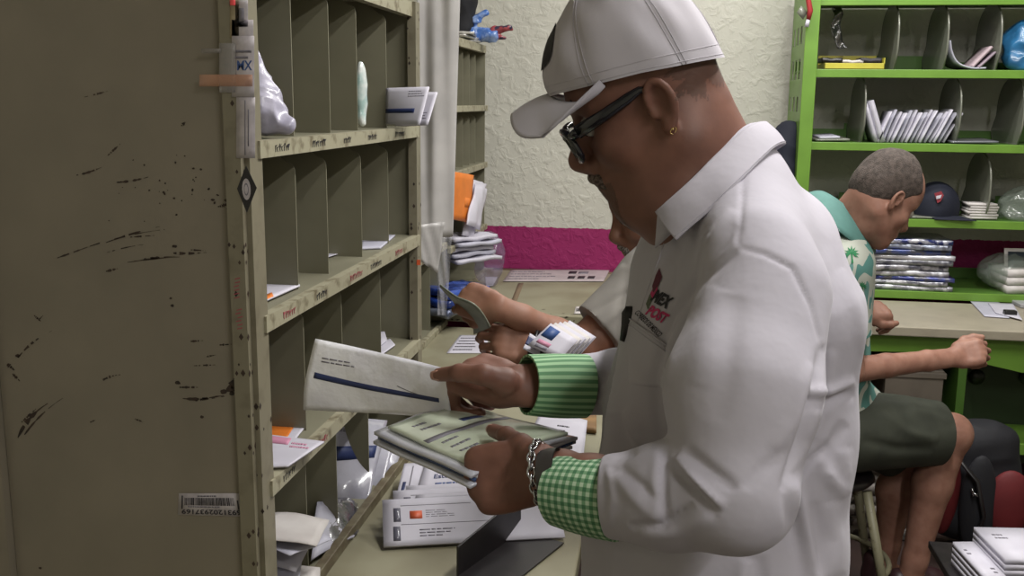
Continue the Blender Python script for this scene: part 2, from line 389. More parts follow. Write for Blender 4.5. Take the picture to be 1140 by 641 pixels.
strip_light(.1,3.65,0,19,'added white strip light on the ceiling brightening the stucco wall')  # added lamp, no seen source; brightens the stucco wall and the counter
strip_light(1.3,-.5,math.pi/2,42,'white strip light on the ceiling behind the photographer')
w=bpy.data.worlds.new('room air'); SC.world=w; w.use_nodes=True; w.node_tree.nodes['Background'].inputs[0].default_value=(.5,.5,.48,1); w.node_tree.nodes['Background'].inputs[1].default_value=.05
# ------------------------------------------------ work tables
def table(name,lo,hi,th,label,legs,matp=m_table,cat='table'):
    t=thing(name,((lo[0]+hi[0])/2,(lo[1]+hi[1])/2,0),label,cat)
    z=hi[2]; b=MB(); b.box((lo[0],lo[1],z-th),(hi[0],hi[1],z)); b.build('tabletop',matp,t,bev=.004)
    for x in (lo[0]+.05,hi[0]-.05):
        for y in (lo[1]+.05,hi[1]-.05):
            b=MB(); b.box((x-.025,y-.025,0),(x+.025,y+.025,z-th)); b.build('leg',m_steel,t,bev=.003)
    return t
low_table=table('sorting_table',(-1.12,.95,.6),(-.13,3.55,.715),.035,'low cream painted sorting table under the pigeonhole rack',1)
rear_table=table('counter',(-1.15,3.57,.6),(.42,4.58,.77),.04,'raised cream counter against the pink band of the back wall',1)
# edge face of the raised counter : scuffed board
# ------------------------------------------------ pigeonhole racks
def rack(name,xf,xb,y0,y1,zs,ztop,rows,label,group=None,zbase=.715,lipm=m_lip,front_panel=True):
    t=thing(name,((xf+xb)/2,(y0+y1)/2,zbase),label,'mail sorting rack',group)
    b=MB(); b.box((xb,y0,zbase),(xf-.004,y0+.006,ztop)); sp=('near',b)
    # scratches and wear cut through the paint of the near panel
    if front_panel: scratches(b,y0-.0004)
    b.build('side_panel',[m_steel,m_scratch],t)
    b=MB(); b.box((xb,y1-.006,zbase),(xf-.004,y1,ztop)); b.build('side_panel',m_steel_in,t)
    b=MB(); b.box((xb,y0+.006,zbase),(xb+.004,y1-.006,ztop)); b.build('back_panel',m_steel_in,t)
    b=MB(); b.box((xb,y0,ztop),(xf,y1,ztop+.004)); b.box((xf-.02,y0,ztop-.028),(xf,y1,ztop)); b.build('top_panel',lipm,t)
    for i,z in enumerate(zs):
        b=MB(); b.box((xb+.004,y0+.006,z-.006),(xf-.004,y1-.006,z)); b.box((xf-.004,y0+.03,z-.024),(xf+.012,y1-.012,z+.001),1)
        if front_panel: lipmarks(b,xf+.0125,y0+.03,y1-.03,z-.022,i)
        b.build('shelf',[m_steel_in,lipm,m_pen,m_ink],t,bev=.003)
    b=MB(); b.box((xb+.004,y0+.006,zbase),(xf+.002,y1-.006,zbase+.01)); b.box((xf-.006,y0+.03,zbase),(xf+.012,y1-.012,zbase+.022),1); b.build('base_shelf',[m_steel_in,m_ledge if front_panel else m_lip],t,bev=.002)
    tops=[ztop]+list(zs)
    bots=list(zs)+[zbase+.01]
    for r,ys in enumerate(rows):
        zt=tops[r]-.008 if r else ztop-.0; zb=bots[r]
        for y in ys:
            fx=xf-.022; g=[(fx,zb),(fx,zt-.05)]
            for q in range(1,7): a=q/6*math.pi/2; g.append((fx-.016+.016*math.cos(a),zt-.05+.016*math.sin(a)))
            g+= [(fx-.05,zt-.008),(xb+.004,zt-.008),(xb+.004,zb)]
            b=MB(); b.prism([(p[0],y,p[1]) for p in g],(0,.0025,0)); b.build('divider',m_steel_in,t)
    return t
def scratches(b,y):
    """long scrapes, gouges and chips, each where it lies on the panel"""
    def pt(px,py): return at(px,py,y=y)
    def stroke(x0,y0,x1,y1,w,mid=0,seg=14,brk=.25):
        a,c=V(x0,y0),V(x1,y1); d=c-a; n=V(-d[1],d[0])/np.linalg.norm(d)
        prev=None
        for i in range(seg+1):
            t=i/seg; c0=a+d*t+n*mid*4*t*(1-t); ww=w*(.25+.9*math.sin(math.pi*min(1,t*1.1+.05)))*random.uniform(.35,1.2)/2
            cur=(c0+n*ww,c0-n*ww)
            if prev is not None and random.random()>brk:
                q=[pt(*prev[0]),pt(*cur[0]),pt(*cur[1]),pt(*prev[1])]; b.prism(q,(0,-.0003,0),1)
            prev=cur
    for s in [(94,108,122,101,2.4,0),(85,195,113,186,3,1),(118,270,178,252,2.2,-1),(64,287,100,274,2.6,0),(100,274,178,256,1.8,-2),(116,282,160,272,1.3,-1),(143,264,172,262,2,0),
              (130,203,165,197,3,1),(120,173,134,160,2.4,0),(142,292,200,286,2,-1),(183,281,230,281,3,1),(118,302,131,299,4,0),(160,288,195,285,2.5,0),(212,278,229,279,2,0),
              (20,398,58,368,2.6,-3),(20,487,53,449,5,-4),(22,492,70,443,2.4,-4),(24,470,40,455,3,0),(110,426,134,417,3,-2),(8,405,16,412,5,0),(14,416,22,424,4,0),
              (210,380,226,379,2.6,0),(243,384,258,383,2.2,0),(216,407,240,406,2,0),(198,431,224,431,3,0),(200,443,250,441,3.4,2),(215,447,252,440,2.6,-1),(150,466,160,470,1.8,0),(100,470,107,467,1.8,0),
              (38,351,46,358,2,0),(42,357,48,351,2,0),(230,397,240,395,2.4,0),(244,230,258,226,4,0),(202,140,207,135,4,0)]:
        stroke(s[0],s[1],s[2],s[3],s[4]*.9,s[5])
    def blob(px,py,r,n=7,sx=1):
        ph=random.random()*6; p=[pt(px+sx*r*random.uniform(.6,1.2)*math.cos(ph+q*2*math.pi/n),py-r*random.uniform(.6,1.2)*math.sin(ph+q*2*math.pi/n)) for q in range(n)]
        b.prism(p,(0,-.0003,0),1)
    for _ in range(34): blob(random.uniform(120,235),random.gauss(212,24),random.uniform(.5,1.5))
    for _ in range(14): blob(random.uniform(235,258),random.gauss(222,6),random.uniform(.7,2.2),sx=1.6)
    for x,y_,r in [(256,433,4),(262,428,6),(267,422,5),(266,436,4),(258,438,3),(269,412,2.4),(198,426,2.2),(194,274,2),(225,464,1.8),(265,469,2),(263,254,2),(190,332,1.3),(192,340,1.6),(45,632,1.5),(20,396,2),(249,436,3),(271,441,3)]: blob(x,y_,r,9,1.4)
def lipmarks(b,x,y0,y1,z,i):
    for q in range(5):
        yy=y0+.05+q*(y1-y0-.1)/5+random.uniform(-.02,.02); n=random.randint(5,9); mi=2 if (q+i)%2 else 3
        if i==0: mi=3
        for k in range(n):
            y=yy+k*.0085; h=random.uniform(.007,.012); s=random.uniform(-.003,.003)
            b.prism([(x,y,z+.005),(x,y+.0016,z+.005),(x,y+.0016+s,z+.005+h),(x,y+s,z+.005+h)],(.0004,0,0),mi)
            b.prism([(x,y,z+.006+h*random.random()*.8),(x,y+.006,z+.008+h*.6),(x,y+.006,z+.0095+h*.6),(x,y,z+.0075+h*random.random()*.8)],(.0004,0,0),mi)
yd=lambda px,py: float(at(px,py,x=-.602)[1])
rows1=[[yd(325,80),yd(366,70),yd(397,80),yd(430,90)],[yd(330,250),yd(364,230),yd(402,220),yd(432,220)],[yd(338,380),yd(380,350),yd(423,320)],[yd(341,560),yd(374,500),yd(410,480)]]
rack1=rack('pigeonhole_rack',-.58,-.985,1.315,2.285,[1.49,1.235,.98],1.765,rows1,'nearest drab metal pigeonhole rack with a large scratched side panel')
ev=lambda a,b,n:[a+(b-a)*(i+1)/(n+1) for i in range(n)]
r4=[ev(2.65,3.59,5)]*5
rack(*('pigeonhole_rack',-.8,-1.13,2.65,3.59),[1.53,1.28,1.03],1.786,r4[:4],'middle pigeonhole rack mostly hidden behind the hanging plastic sheet',front_panel=False)
rack3=rack('pigeonhole_rack',-.8,-1.13,3.61,4.43,[1.53,1.28,1.0],1.786,[ev(3.61,4.43,5)]*3+[[]],'farthest pigeonhole rack standing on the raised counter by the back wall',zbase=.7715,front_panel=False)
# front posts of the near rack (painted angle iron)
def post(y0,y1,x0,x1,z0,z1,parent,chips=0,notch=None):
    b=MB(); b.box((x0,y0,z0),(x1,y1,z1))
    for _ in range(chips):
        z=random.uniform(z0+.05,z1); r=random.uniform(.0015,.004); x=random.uniform(x0+.001,x1-.001)
        b.prism([(x-r,y0,z),(x,y0,z+r*1.6),(x+r,y0,z),(x,y0,z-r*1.4)],(0,-.0004,0),1)
        y=random.uniform(y0,y1); b.prism([(x1,y-r,z),(x1,y,z-r*1.6),(x1,y+r,z),(x1,y,z+r*1.4)],(.0004,0,0),1)
    return b.build('post',[mat('worn post paint','#7a7462',.45,'#6d6655',30,.5,.7),m_scratch],parent,bev=.0015)
post(1.304,1.316,-.6035,-.58,.715,1.77,rack1,26)
post(1.316,1.36,-.583,-.572,.715,1.77,rack1,8)
post(2.262,2.30,-.592,-.572,.715,1.77,rack1,20)
b=MB(); b.box((-1.03,1.30,.715),(-.986,1.34,1.77)); b.build('rear_post',m_steel,rack1)
# ------------------------------------------------ papers, envelopes, bags
def paper(name,label,cat,q,t=.0008,m=m_paper,marks=(),texts=(),mats=(),bend=0,bend2=0,wave=0,ph=0,group=None,parent=None,nu=12,nv=8,lift=0,curves=()):
    fn=quadfn(*q,bend=bend,bend2=bend2,wave=wave,ph=ph); b=MB(); b.sheet(fn,nu,nv,t)
    for a in marks: b.sheet(fn,max(1,int(nu*(a[2]-a[0])+1)),max(1,int(nv*(a[3]-a[1])+1)),.0003,a[4],a[0],a[2],a[1],a[3],lift=t/2+.0002)
    for u0,u1,c0,c1,c2,h,mi in curves: b.sheet(lambda u,v:fn(u0+(u1-u0)*u,c0+c1*u+c2*u*u+h*(v-.5)),36,2,.0003,mi,lift=t/2+.0003)
    for s,u0,v0,u1,v1,mi,rot in texts: put_text(b,s,fn,u0,v0,u1,v1,mi,rot,lift=t/2+.0005)
    o=b.build(name,[m]+list(mats),parent)
    return tag(o,label,cat,group) if label else o
def lines(u0,v0,u1,v1,n,mi,fill=.35,seed=0):
    r=random.Random(seed); out=[]
    for i in range(n):
        v=v1-(v1-v0)*(i+.5)/n; h=(v1-v0)/n*fill/2; x=u0; e=u0+(u1-u0)*r.uniform(.55,1)
        while x<e: w=r.uniform(.02,.06); out.append((x,v-h,min(x+w,e),v+h,mi)); x+=w+.008
    return out
def rect(c,ang,w,h,z=None,tilt=None):
    """flat rectangle lying at height z; ang = direction of its long side"""
    u=V(math.cos(ang),math.sin(ang),0); v=V(-math.sin(ang),math.cos(ang),0)
    if tilt is not None: v=v*math.cos(tilt)+V(0,0,1)*math.sin(tilt)
    c=V(*c[:2],c[2] if z is None else z)
    return (c-u*w/2-v*h/2,c+u*w/2-v*h/2,c+u*w/2+v*h/2,c-u*w/2+v*h/2)
IM=[m_ink,m_navy,m_blue,m_red,m_pinkink,m_grey,m_orange,m_window]   # mark indices 1..8
# letters on the low table, seen in front
def tq(*p,z=.716): return [at(x,y,z=z) for x,y in p]
pile='stack of long window envelopes on the sorting table'
def env(q,label,**k): return paper('envelope',label,'envelope',q,mats=IM,**k)
zb=.7165
base=[(427,608),(628,598),(628,562),(434,566)]
def lean(p0,p1,h,tilt,z):      # envelope whose lower long edge runs p0-p1 on the pile and whose top is tipped up
    a=at(*p0,z=z); b_=at(*p1,z=z); d=nrm(b_-a); n=V(-d[1],d[0],0); up=n*math.cos(tilt)+V(0,0,1)*math.sin(tilt)
    return [a,b_,b_+up*h,a+up*h]
def fullmarks(seed,logo=False):
    return [(.06,.50,.10,.80,8),(.055,.1,.095,.40,8),(.1,.84,.5,.85,6),(.1,.43,.62,.44,6)]+([(.15,.55,.22,.72,4)] if logo else [])+lines(.24,.56,.42,.74,4,6,.2,seed)+lines(.2,.15,.4,.34,3,6,.35,seed+1)+lines(.64,.68,.72,.88,3,1,.3,seed+2)
env(lean((427,609),(629,598),.115,.45,.722),'long white envelope with an orange red square, frontmost of the pile on the table',marks=fullmarks(1,True),group=None,t=.004)
env(lean((439,588),(636,578),.098,.42,.733),'long white window envelope lying directly behind the red square envelope',marks=fullmarks(3),t=.003)
env(lean((452,575),(650,568),.082,.42,.742),'white window envelope, third back in the pile on the table',marks=fullmarks(5),t=.003)
env(tq((440,556),(480,552),(484,514),(450,516),z=.76),'upright white form with a navy square behind the window envelopes',marks=[(.1,.2,.2,.45,2),(.3,.1,.34,.9,6)],t=.001)
env(tq((462,556),(600,548),(575,508),(474,514),z=.768),'white flyer headed with blue lettering, under the held stack',marks=lines(.14,.22,.7,.42,2,3,.35,8),texts=[('Este Buen Gu',.12,.50,.58,.62,2,False)],t=.001)
# papers at the table edge behind the held stack
env(tq((575,512),(648,522),(654,468),(600,462),z=.74),'curled white printed sheet at the table edge below the green cuff',marks=lines(.45,.5,.75,.8,3,1,.3,9),bend=.006,t=.001)
paper('wooden_board','small brown wooden board at the table edge under the papers','board',tq((628,476),(664,480),(664,462),(636,460),z=.725),t=.012,m=m_kraft)
# black L-shaped book end
t=thing('book_end',at(570,630,z=.715),'black L shaped metal book end standing on the sorting table','book end')
a0=at(515,637,z=.717); a1=at(578,592,z=.717); dz=V(0,0,.105); d=nrm(a1-a0); a0=a0-d*.02
nn=nrm(np.cross(d,V(0,0,1)))
b=MB(); b.prism([a0,a1,a1+dz*.75,a0+dz*.55],nn*.004); b.build('upright',m_blackm,t,bev=.0008)
b=MB(); b.prism([a0,a1,a1+nn*.10,a0+nn*.10],V(0,0,.003)); b.build('foot_plate',m_blackm,t,bev=.0008)
# ------------------------------------------------ what lies in the near rack
S1,S2,S3=1.491,1.236,.981
env([at(291,337,z=S2+.004),at(334,318,z=S2+.004),at(318,305,z=S2+.004),at(284,309,z=S2+.004)],'white envelope with an orange corner on the second shelf by the scratched panel',marks=[(.0,.0,.3,.18,7)],t=.003)
env([at(289,334,z=S2+.001),at(330,321,z=S2+.001),at(318,308,z=S2+.001),at(286,312,z=S2+.001)],'brown edged folded letter beneath the orange cornered envelope',m=m_kraft,t=.0015)
env([at(362,287,z=S2+.003),at(382,281,z=S2+.003),at(376,277,z=S2+.003),at(358,277,z=S2+.003)],'small white envelope lying in the third column of the middle row')
env([at(402,277,z=S2+.002),at(424,276,z=S2+.002),at(440,262,z=S2+.002),at(404,262,z=S2+.002)],'flat grey plastic wrapped letter in the fourth column of the middle row',t=.004,m=m_paper2,marks=[(0,.45,1,.5,6)])
env([at(422,397,z=S3+.004),at(440,384,z=S3+.004),at(434,377,z=S3+.004),at(418,382,z=S3+.004)],'tilted white envelope at the right end of the third shelf',t=.002)
env([at(420,388,z=S3+.008),at(431,379,z=S3+.008),at(428,369,z=S3+.02),at(417,370,z=S3+.02)],'bent white envelope standing behind the tilted one on the third shelf',t=.002)
env([at(372,411,z=S3+.002),at(392,400,z=S3+.002),at(384,392,z=S3+.002),at(362,398,z=S3+.002)],'plain letter on the third shelf behind the waved envelope')
env([at(296,520,z=S3+.006),at(321,519,z=S3+.006),at(361,492,z=S3+.01),at(297,484,z=S3+.006)],'white envelope with faint pink print jutting from the third shelf',marks=[(.0,.72,.45,.96,5)]+lines(.5,.62,.95,.85,2,5,.5,4),t=.003)
env([at(294,488,z=S3+.002),at(329,489,z=S3+.002),at(340,475,z=S3+.002),at(297,473,z=S3+.002)],'white envelope with an orange panel under the pink printed one',marks=[(.02,.12,.72,.95,7)],t=.002)
env([at(366,139,z=S1+.002),at(399,138,z=S1+.002),at(398,134,z=S1+.002),at(364,134,z=S1+.002)],'white letter lying flat in the middle of the top row',t=.002)
# two envelopes sticking out of the top row at its far end
def stand(p,q,h,tl,x0,x1):   # upright sheet from picture points on the shelf front to height
    return None
env([at(430,138,x=-.60),at(467,139,x=-.50),at(478,97,x=-.50),at(430,98,x=-.60)],'white envelope with a navy stripe sticking out of the top row',marks=[(0,.30,.78,.42,2)]+lines(.55,.72,.95,.92,3,6,.3,11),t=.003)
env([at(440,140,x=-.585),at(476,139,x=-.49),at(487,103,x=-.49),at(446,103,x=-.585)],'second white envelope behind the navy striped one in the top row',marks=lines(.7,.15,.95,.4,3,6,.3,12),t=.003)
# plastic bag with papers in the first cell
def blobmesh(name,label,cat,ops,h,m,amp=.0,nsc=40,group=None,parent=None,it=1,fl=None,seed=0,crease=0):
    s=SDF(h)
    for o in ops: getattr(s,o[0])(*o[1:])
    v,f=s.verts(); v=smooth(v,f,it)
    if amp:
        n=vnormals(v,f); d=vnoise(v,nsc,seed); d2=1-np.abs(vnoise(v,nsc*1.8,seed+3))*3
        v=v+n*(d*amp+np.clip(d2,-1,1)*crease)[:,None]
    if fl: v=folds(v,f,fl)
    o=link(name,qmesh(name,v,f,m),parent)
    return tag(o,label,cat,group) if label else o
m_bagw=mat('white plastic bag','#b4b1c2',.3,'#a5a2b6',18,bump=.4,bscale=60,coat=.3,dist=.003)
q=[at(282,144,x=-.63),at(328,146,x=-.63),at(300,80,x=-.66),at(280,58,x=-.68)]
blobmesh('plastic_bag','crumpled white plastic bag of mail in the first cell of the top row','plastic bag',
 [('chain',[P(279,55,1.52),P(283,80,1.52),P(292,108,1.51)],[.008,.014,.022],.02),('ell',P(296,122,1.51),(.022,.035,.034),None,.02),('cap',P(300,135,1.50),P(317,140,1.50),.013,.008,.02),('cap',P(287,100,1.53),P(322,139,1.5),.012,.006,.02)],.003,m_bagw,.003,70,crease=.0035)
# teal tinted plastic pouch
blobmesh('plastic_pouch','pale teal plastic pouch leaning on a divider in the top row','plastic pouch',
 [('ell',P(402,104,2.0),(.013,.02,.064),None,.01),('cap',P(401,130,2.0),P(404,137,2.0),.009,.006,.01)],.003,mat('teal film','#9db7b4',.2,'#d5dad8',30,coat=.6,bump=.4,bscale=50,dist=.003),.0015,60,crease=.001)
# bottom row, first cell: crumpled letters ; second cell: dark wrapped bundle ; third: big clear sleeves
zb=.738
r=random.Random(3)
for i in range(9):
    c=(-.66+r.uniform(-.04,.05),1.37+r.uniform(0,.05)+.006*i,.742+.014*i); q=rect(c,r.uniform(-.5,.5),.17,.1,tilt=r.uniform(-.2,.5)); 
    paper('envelope','crumpled white letter heaped in the bottom cell beside the scratched panel','envelope',q,mats=IM,bend=r.uniform(.004,.016),wave=.002,ph=i,t=.0012,m=(m_paper,m_paper2,m_paper3)[i%3],marks=lines(.1,.2,.5,.5,2,6,.3,i) if i%2 else (),group='letters heaped in the near bottom cell',lift=0)
for i in range(3):
    q=[at(346+6*i,624-4*i,x=-.60),at(394+3*i,598-3*i,x=-.565),at(402,572-5*i,x=-.60),at(352+4*i,560-3*i,x=-.64)]
    paper('magazine',('black and silver wrapped magazine in the second bottom cell, on top','creased grey wrapped magazine beneath the black one','white folded magazine lowest in the second bottom cell')[2-i],'magazine',q,mats=IM,wave=.004,ph=i,t=.004,m=(m_paper2,mat('grey film wrap','#6a686c',.25,'#3b393f',25,coat=.5),mat('black film wrap','#29272c',.22,'#55535a',30,coat=.6,bump=.3,bscale=60,dist=.004))[i],bend=.008)
m_sleeve=mat('clear wrapped white mailer','#aeadb9',.22,'#9c9ba8',14,coat=.6,bump=.5,bscale=22,dist=.004)
for i,(pp,lab) in enumerate([([(371,578,-.66),(409,566,-.585),(431,468,-.60),(373,462,-.67)],'wrapped mailer with a navy name bar leaning in the bottom row'),([(392,580,-.64),(420,556,-.577),(441,486,-.59),(404,470,-.66)],'second wrapped mailer, right behind the navy barred one'),([(405,575,-.62),(430,545,-.572),(446,505,-.58),(415,480,-.65)],'third wrapped mailer of the leaning bottom row bundle'),([(414,563,-.60),(440,530,-.568),(448,518,-.575),(424,500,-.63)],'rightmost plain white mailer leaning over the brown ledge')]):
    q=[at(x,y,x=xx) for x,y,xx in pp]
    paper('mailing_sleeve',lab,'mailing sleeve',q,mats=IM,wave=.002,ph=i*2,t=.003,m=m_sleeve if i<3 else m_paper,marks=[(.02,.56,.9,.70,2)]+lines(.1,.82,.8,.9,1,6,.4,41) if i==0 else [(.1,.3,.5,.34,6)],bend=.006)
# posters / labels on the near post (part of the rack)
def postlabel(x0,y0,x1,y1,m,marks=(),texts=(),name='label',y=1.3035,lab=None,mats=IM,nx=2,ny=6):
    q=[at(x0,y1,y=y),at(x1,y1,y=y),at(x1,y0,y=y),at(x0,y0,y=y)]
    o=paper(name,None,None,q,t=.0004,m=m,marks=marks,texts=texts,mats=mats,parent=rack1,nu=nx,nv=ny)
    if lab: o['label']=lab
m_tape=mat('translucent tape','#aaa5a2',.25,alpha=.45,coat=.4); m_otape=mat('orange tape','#cf9a7c',.3,alpha=.38)
postlabel(256,0,266,42,mat('tan sticker','#a3957a',.5,'#8b7d62',60),lab='torn tan sticker')
postlabel(262,0,276,30,m_label,marks=[(.3,.2,.7,.7,6)],lab='paper label')
postlabel(258,22,282,62,m_label,lab='paper label')
postlabel(258,40,283,108,m_label,marks=lines(.1,.6,.9,.8,2,6,.4,2),texts=[('MX',.25,.44,.92,.60,3,False)],y=1.3029,lab='label with blue letters')
postlabel(263,108,284,176,m_label,marks=[(.45,.05,.5,.95,6),(.62,.2,.68,.8,6)],y=1.3033,lab='label with vertical lines of writing')
postlabel(244,48,262,103,m_tape,y=1.3022,name='clear_tape',lab='yellowed clear tape'); postlabel(222,83,281,96,m_otape,y=1.3018,name='orange_tape',lab='strip of faded orange tape',nx=6,ny=1)
postlabel(224,54,246,59,mat('grey tape mark','#8d8782',.5,alpha=.5),y=1.3018,name='grey_tape',nx=2,ny=1)
postlabel(256,0,262,6,mat('pink sticker','#ff5a5f',.5),y=1.3015,name='sticker',lab='small pink sticker')
y=1.3033; dp=[at(x,yy,y=y) for x,yy in ((274,184),(286,209),(275,237),(264,210))]
b=MB(); b.prism(dp,(0,-.0004,0),0); c=(dp[0]+dp[2])/2
b.prism([c+V(.0062*math.cos(a),-.0005,.015*math.sin(a)) for a in np.linspace(0,6.283,17)[:-1]],(0,-.0003,0),1)
b.prism([c+V(.0035*math.cos(a),-.0009,.009*math.sin(a)) for a in np.linspace(0,6.283,13)[:-1]],(0,-.0003,0),2)
b.prism([c+V(.0024*math.cos(a),-.0013,.0065*math.sin(a)) for a in np.linspace(0,6.283,13)[:-1]],(0,-.0003,0),1)
o=b.build('diamond_sticker',[mat('black sticker','#211f22',.4),m_label,m_grey],rack1); o['label']='black diamond sticker with a white oval'
for k,(z0,z1) in enumerate([(1.225,1.255),(1.27,1.30)]):
    b=MB(); zz=z0
    while zz<z1: x=-.598+random.uniform(0,.004); b.prism([(x,1.3036,zz),(x+.008,1.3036,zz+.002),(x+.008,1.3036,zz+.0035),(x,1.3036,zz+.0012)],(0,-.0003,0)); zz+=.0055
    b.build('pen_scribble',m_pen,rack1)
# barcode sticker, upside down on the panel
y=1.3142; q=[at(198,573,y=y),at(273,575,y=y),at(269,549,y=y),at(199,549,y=y)]
mk=[(.05,.3,.07,.9,1),(.91,.3,.93,.7,1)]; x=.1; r=random.Random(5)
while x<.86:
    wv=r.choice([.006,.006,.012,.018]); mk.append((x,.46,x+wv,.80,1)); x+=wv+r.choice([.006,.008,.012])
mk+=lines(.3,.84,.75,.92,1,6,.8,3)+lines(.15,.36,.9,.43,1,6,.8,4)
paper('barcode_sticker',None,None,q,t=.0004,m=m_label,marks=mk,texts=[('6931202937169',.06,.06,.95,.28,1,True)],mats=IM,parent=rack1,nu=4,nv=2)['label']='white barcode sticker stuck upside down'
# ------------------------------------------------ hanging plastic sheets between the racks
def hang(x0,x1,y0,z1,z0,x0b,x1b,label,ph,yb=None):
    def fn(u,v):
        s=v; x=(x0*(1-u)+x1*u)*(1-s)+(x0b*(1-u)+x1b*u)*s
        return V(x,y0+.011*math.sin(5*u+ph+2.2*s)+.004*math.sin(13*u-3*s+ph)+.05*u,z1+(z0-z1)*s+.01*math.sin(5*u+ph)*s)
    b=MB(); b.sheet(fn,26,30,.0008)
    t_=b.build('plastic_sheet',[m_milky]); tag(t_,label,'plastic sheet'); return t_
Y=2.42; X=lambda px,py,Y=Y: at(px,py,y=Y)
hang(X(464,0)[0],X(509,0)[0],Y,1.86,X(470,262)[2],X(464,262)[0],X(499,262)[0],'tall milky plastic sheet hanging beside the near rack',.4)
b=MB(); Y2=2.36; b.sheet(quadfn(at(467,290,y=Y2),at(487,304,y=Y2+.03),at(495,247,y=Y2+.03),at(466,250,y=Y2),wave=.004),10,10,.0008)
tag(b.build('plastic_sheet',m_milky),'short torn plastic sheet hanging below the tall one','plastic sheet')
b=MB(); b.sheet(quadfn(at(488,350,y=3.2),at(497,352,y=3.2),at(503,262,y=3.2),at(484,262,y=3.2),wave=.012,ph=1),10,14,.0008)
tag(b.build('plastic_sheet',m_film),'clear plastic film hanging at the middle rack','plastic sheet')
b=MB(); y=2.262-.001; b.prism([at(464,289,y=y),at(468,289,y=y),at(468,295,y=y),at(464,295,y=y)],(0,-.0004,0)); o=b.build('sticker',mat('orange sticker','#e2643a',.5),rack1); o['label']='small orange sticker on the far post'
# ------------------------------------------------ mail in and on the far rack
F3=[('padded_envelope','orange padded envelope standing in the third row of the far rack',m_orange,[(502,252),(523,256),(526,196),(503,190)],-.78,.012)]
paper('padded_envelope',F3[0][1],'envelope',[at(x,y,x=-.79+.03*(i in(1,2))) for i,(x,y) in enumerate([(503,244),(522,248),(526,195),(504,191)])],t=.012,m=m_orange,mats=IM,marks=[(.55,.3,.9,.5,0)],bend=.004)
for i,(lab,qq) in enumerate([('tall crumpled white envelope beside the orange one in the far rack',[(514,262),(526,266),(541,205),(524,200)]),('white folded letter leaning behind the tall crumpled one',[(518,250),(533,256),(542,212),(530,204)])]):
    paper('envelope',lab,'envelope',[at(x,y,x=-.77+.02*i+.02*(k in(1,2))) for k,(x,y) in enumerate(qq)],t=.006,m=m_paper,mats=IM,wave=.006,ph=i,bend=.01)
labs=['top','second','third','fourth','fifth']
for i in range(5):
    z=1.02-.021*i; lab=labs[i]+' letter from the top of the white bundle jutting from the far rack'
    c=at(524,276,x=-.78); q=rect((c[0]+.02*math.sin(i*2),c[1]-.15,z),.9+.1*math.sin(i*3),.22,.16)
    paper('envelope',lab,'envelope',q,t=.014,m=(m_paper,m_paper2)[i%2],wave=.004,ph=i,mats=IM,lift=0)
m_bluebag=mat('blue shiny film','#26408c',.22,'#1a2c66',22,coat=.6,bump=.5,bscale=40,dist=.004)
c=at(518,298,x=-.76)
for i,(lab,m) in enumerate([('silver wrapped packet lowest under the white bundle',mat('silver film','#8d93a3',.15,'#4f566e',22,metal=.5,coat=.4,bump=.5,bscale=50,dist=.004)),('blue wrapped packet under the white bundle on the counter',m_bluebag),('dark blue wrapped packet touching the white bundle',mat('dark blue film','#22316b',.2,'#3b56a8',30,coat=.6))]):
    q=rect((c[0]-.02+.01*i,c[1]-.22+.02*i,.787+.032*i),1.1-.1*i,.2,.16); paper('packet',lab,'packet',q,t=.026,m=m,wave=.005,ph=i+2,mats=IM)
blobmesh('plastic_wrap','crumpled clear purple tinted wrap behind the white bundle by the wall','plastic wrap',[('ell',at(546,258,x=-.72)*V(1,1,0)+V(0,-.02,.89),(.06,.05,.118),None,.02)],.006,mat('tinted clear wrap','#8f84a6',.15,alpha=.3,coat=.6,bump=.4,bscale=40,dist=.004),.015,40,crease=.006)
zt=1.788
def Ptop(px,py,Y=4.28): return at(px,py,y=Y)
blobmesh('cloth_bag','black bag standing on top of the far rack','bag',[('chain',[Ptop(515,30),Ptop(514,0),Ptop(512,-40)],[.05,.058,.05],.03)],.006,m_blk2,.006,25,crease=.003)
blobmesh('plastic_packet','crumpled blue shiny packet on top of the far rack','packet',[('cap',Ptop(528,38),Ptop(548,40),.034,.026,.02),('cap',Ptop(530,22),Ptop(541,14),.022,.012,.02)],.004,mat('blue foil','#3f68b0',.2,'#8fa7d6',30,.45,.65,coat=.6,bump=.5,bscale=50,dist=.004),.008,50,crease=.006)
blobmesh('plastic_packet','red and black wrapper ends poking out beside the blue packet','packet',[('cap',Ptop(548,36),Ptop(568,30),.016,.006,.01),('cap',Ptop(548,40),Ptop(562,42),.014,.005,.01),('cap',Ptop(550,32),Ptop(570,33),.01,.004,.01)],.003,mat('red foil','#8f3d44',.35,'#2a2740',40,.5,.56,coat=.3),.004,70,crease=.003)
for i in range(3):
    q=rect((Ptop(512,44)[0]+.01*i,Ptop(512,44)[1]-.12,zt+.008+.013*i),1.3+.2*i,.22,.14); paper('packet',('clear wrapped packet lowest on top of the far rack','clear wrapped packet in the middle under the black bag','clear wrapped packet touching the black bag')[i],'packet',q,t=.01,m=mat('dull silver wrap','#8f8c86',.2,'#c5c3c0',30,coat=.6,bump=.4,bscale=40,dist=.004),wave=.003,ph=i,mats=IM)
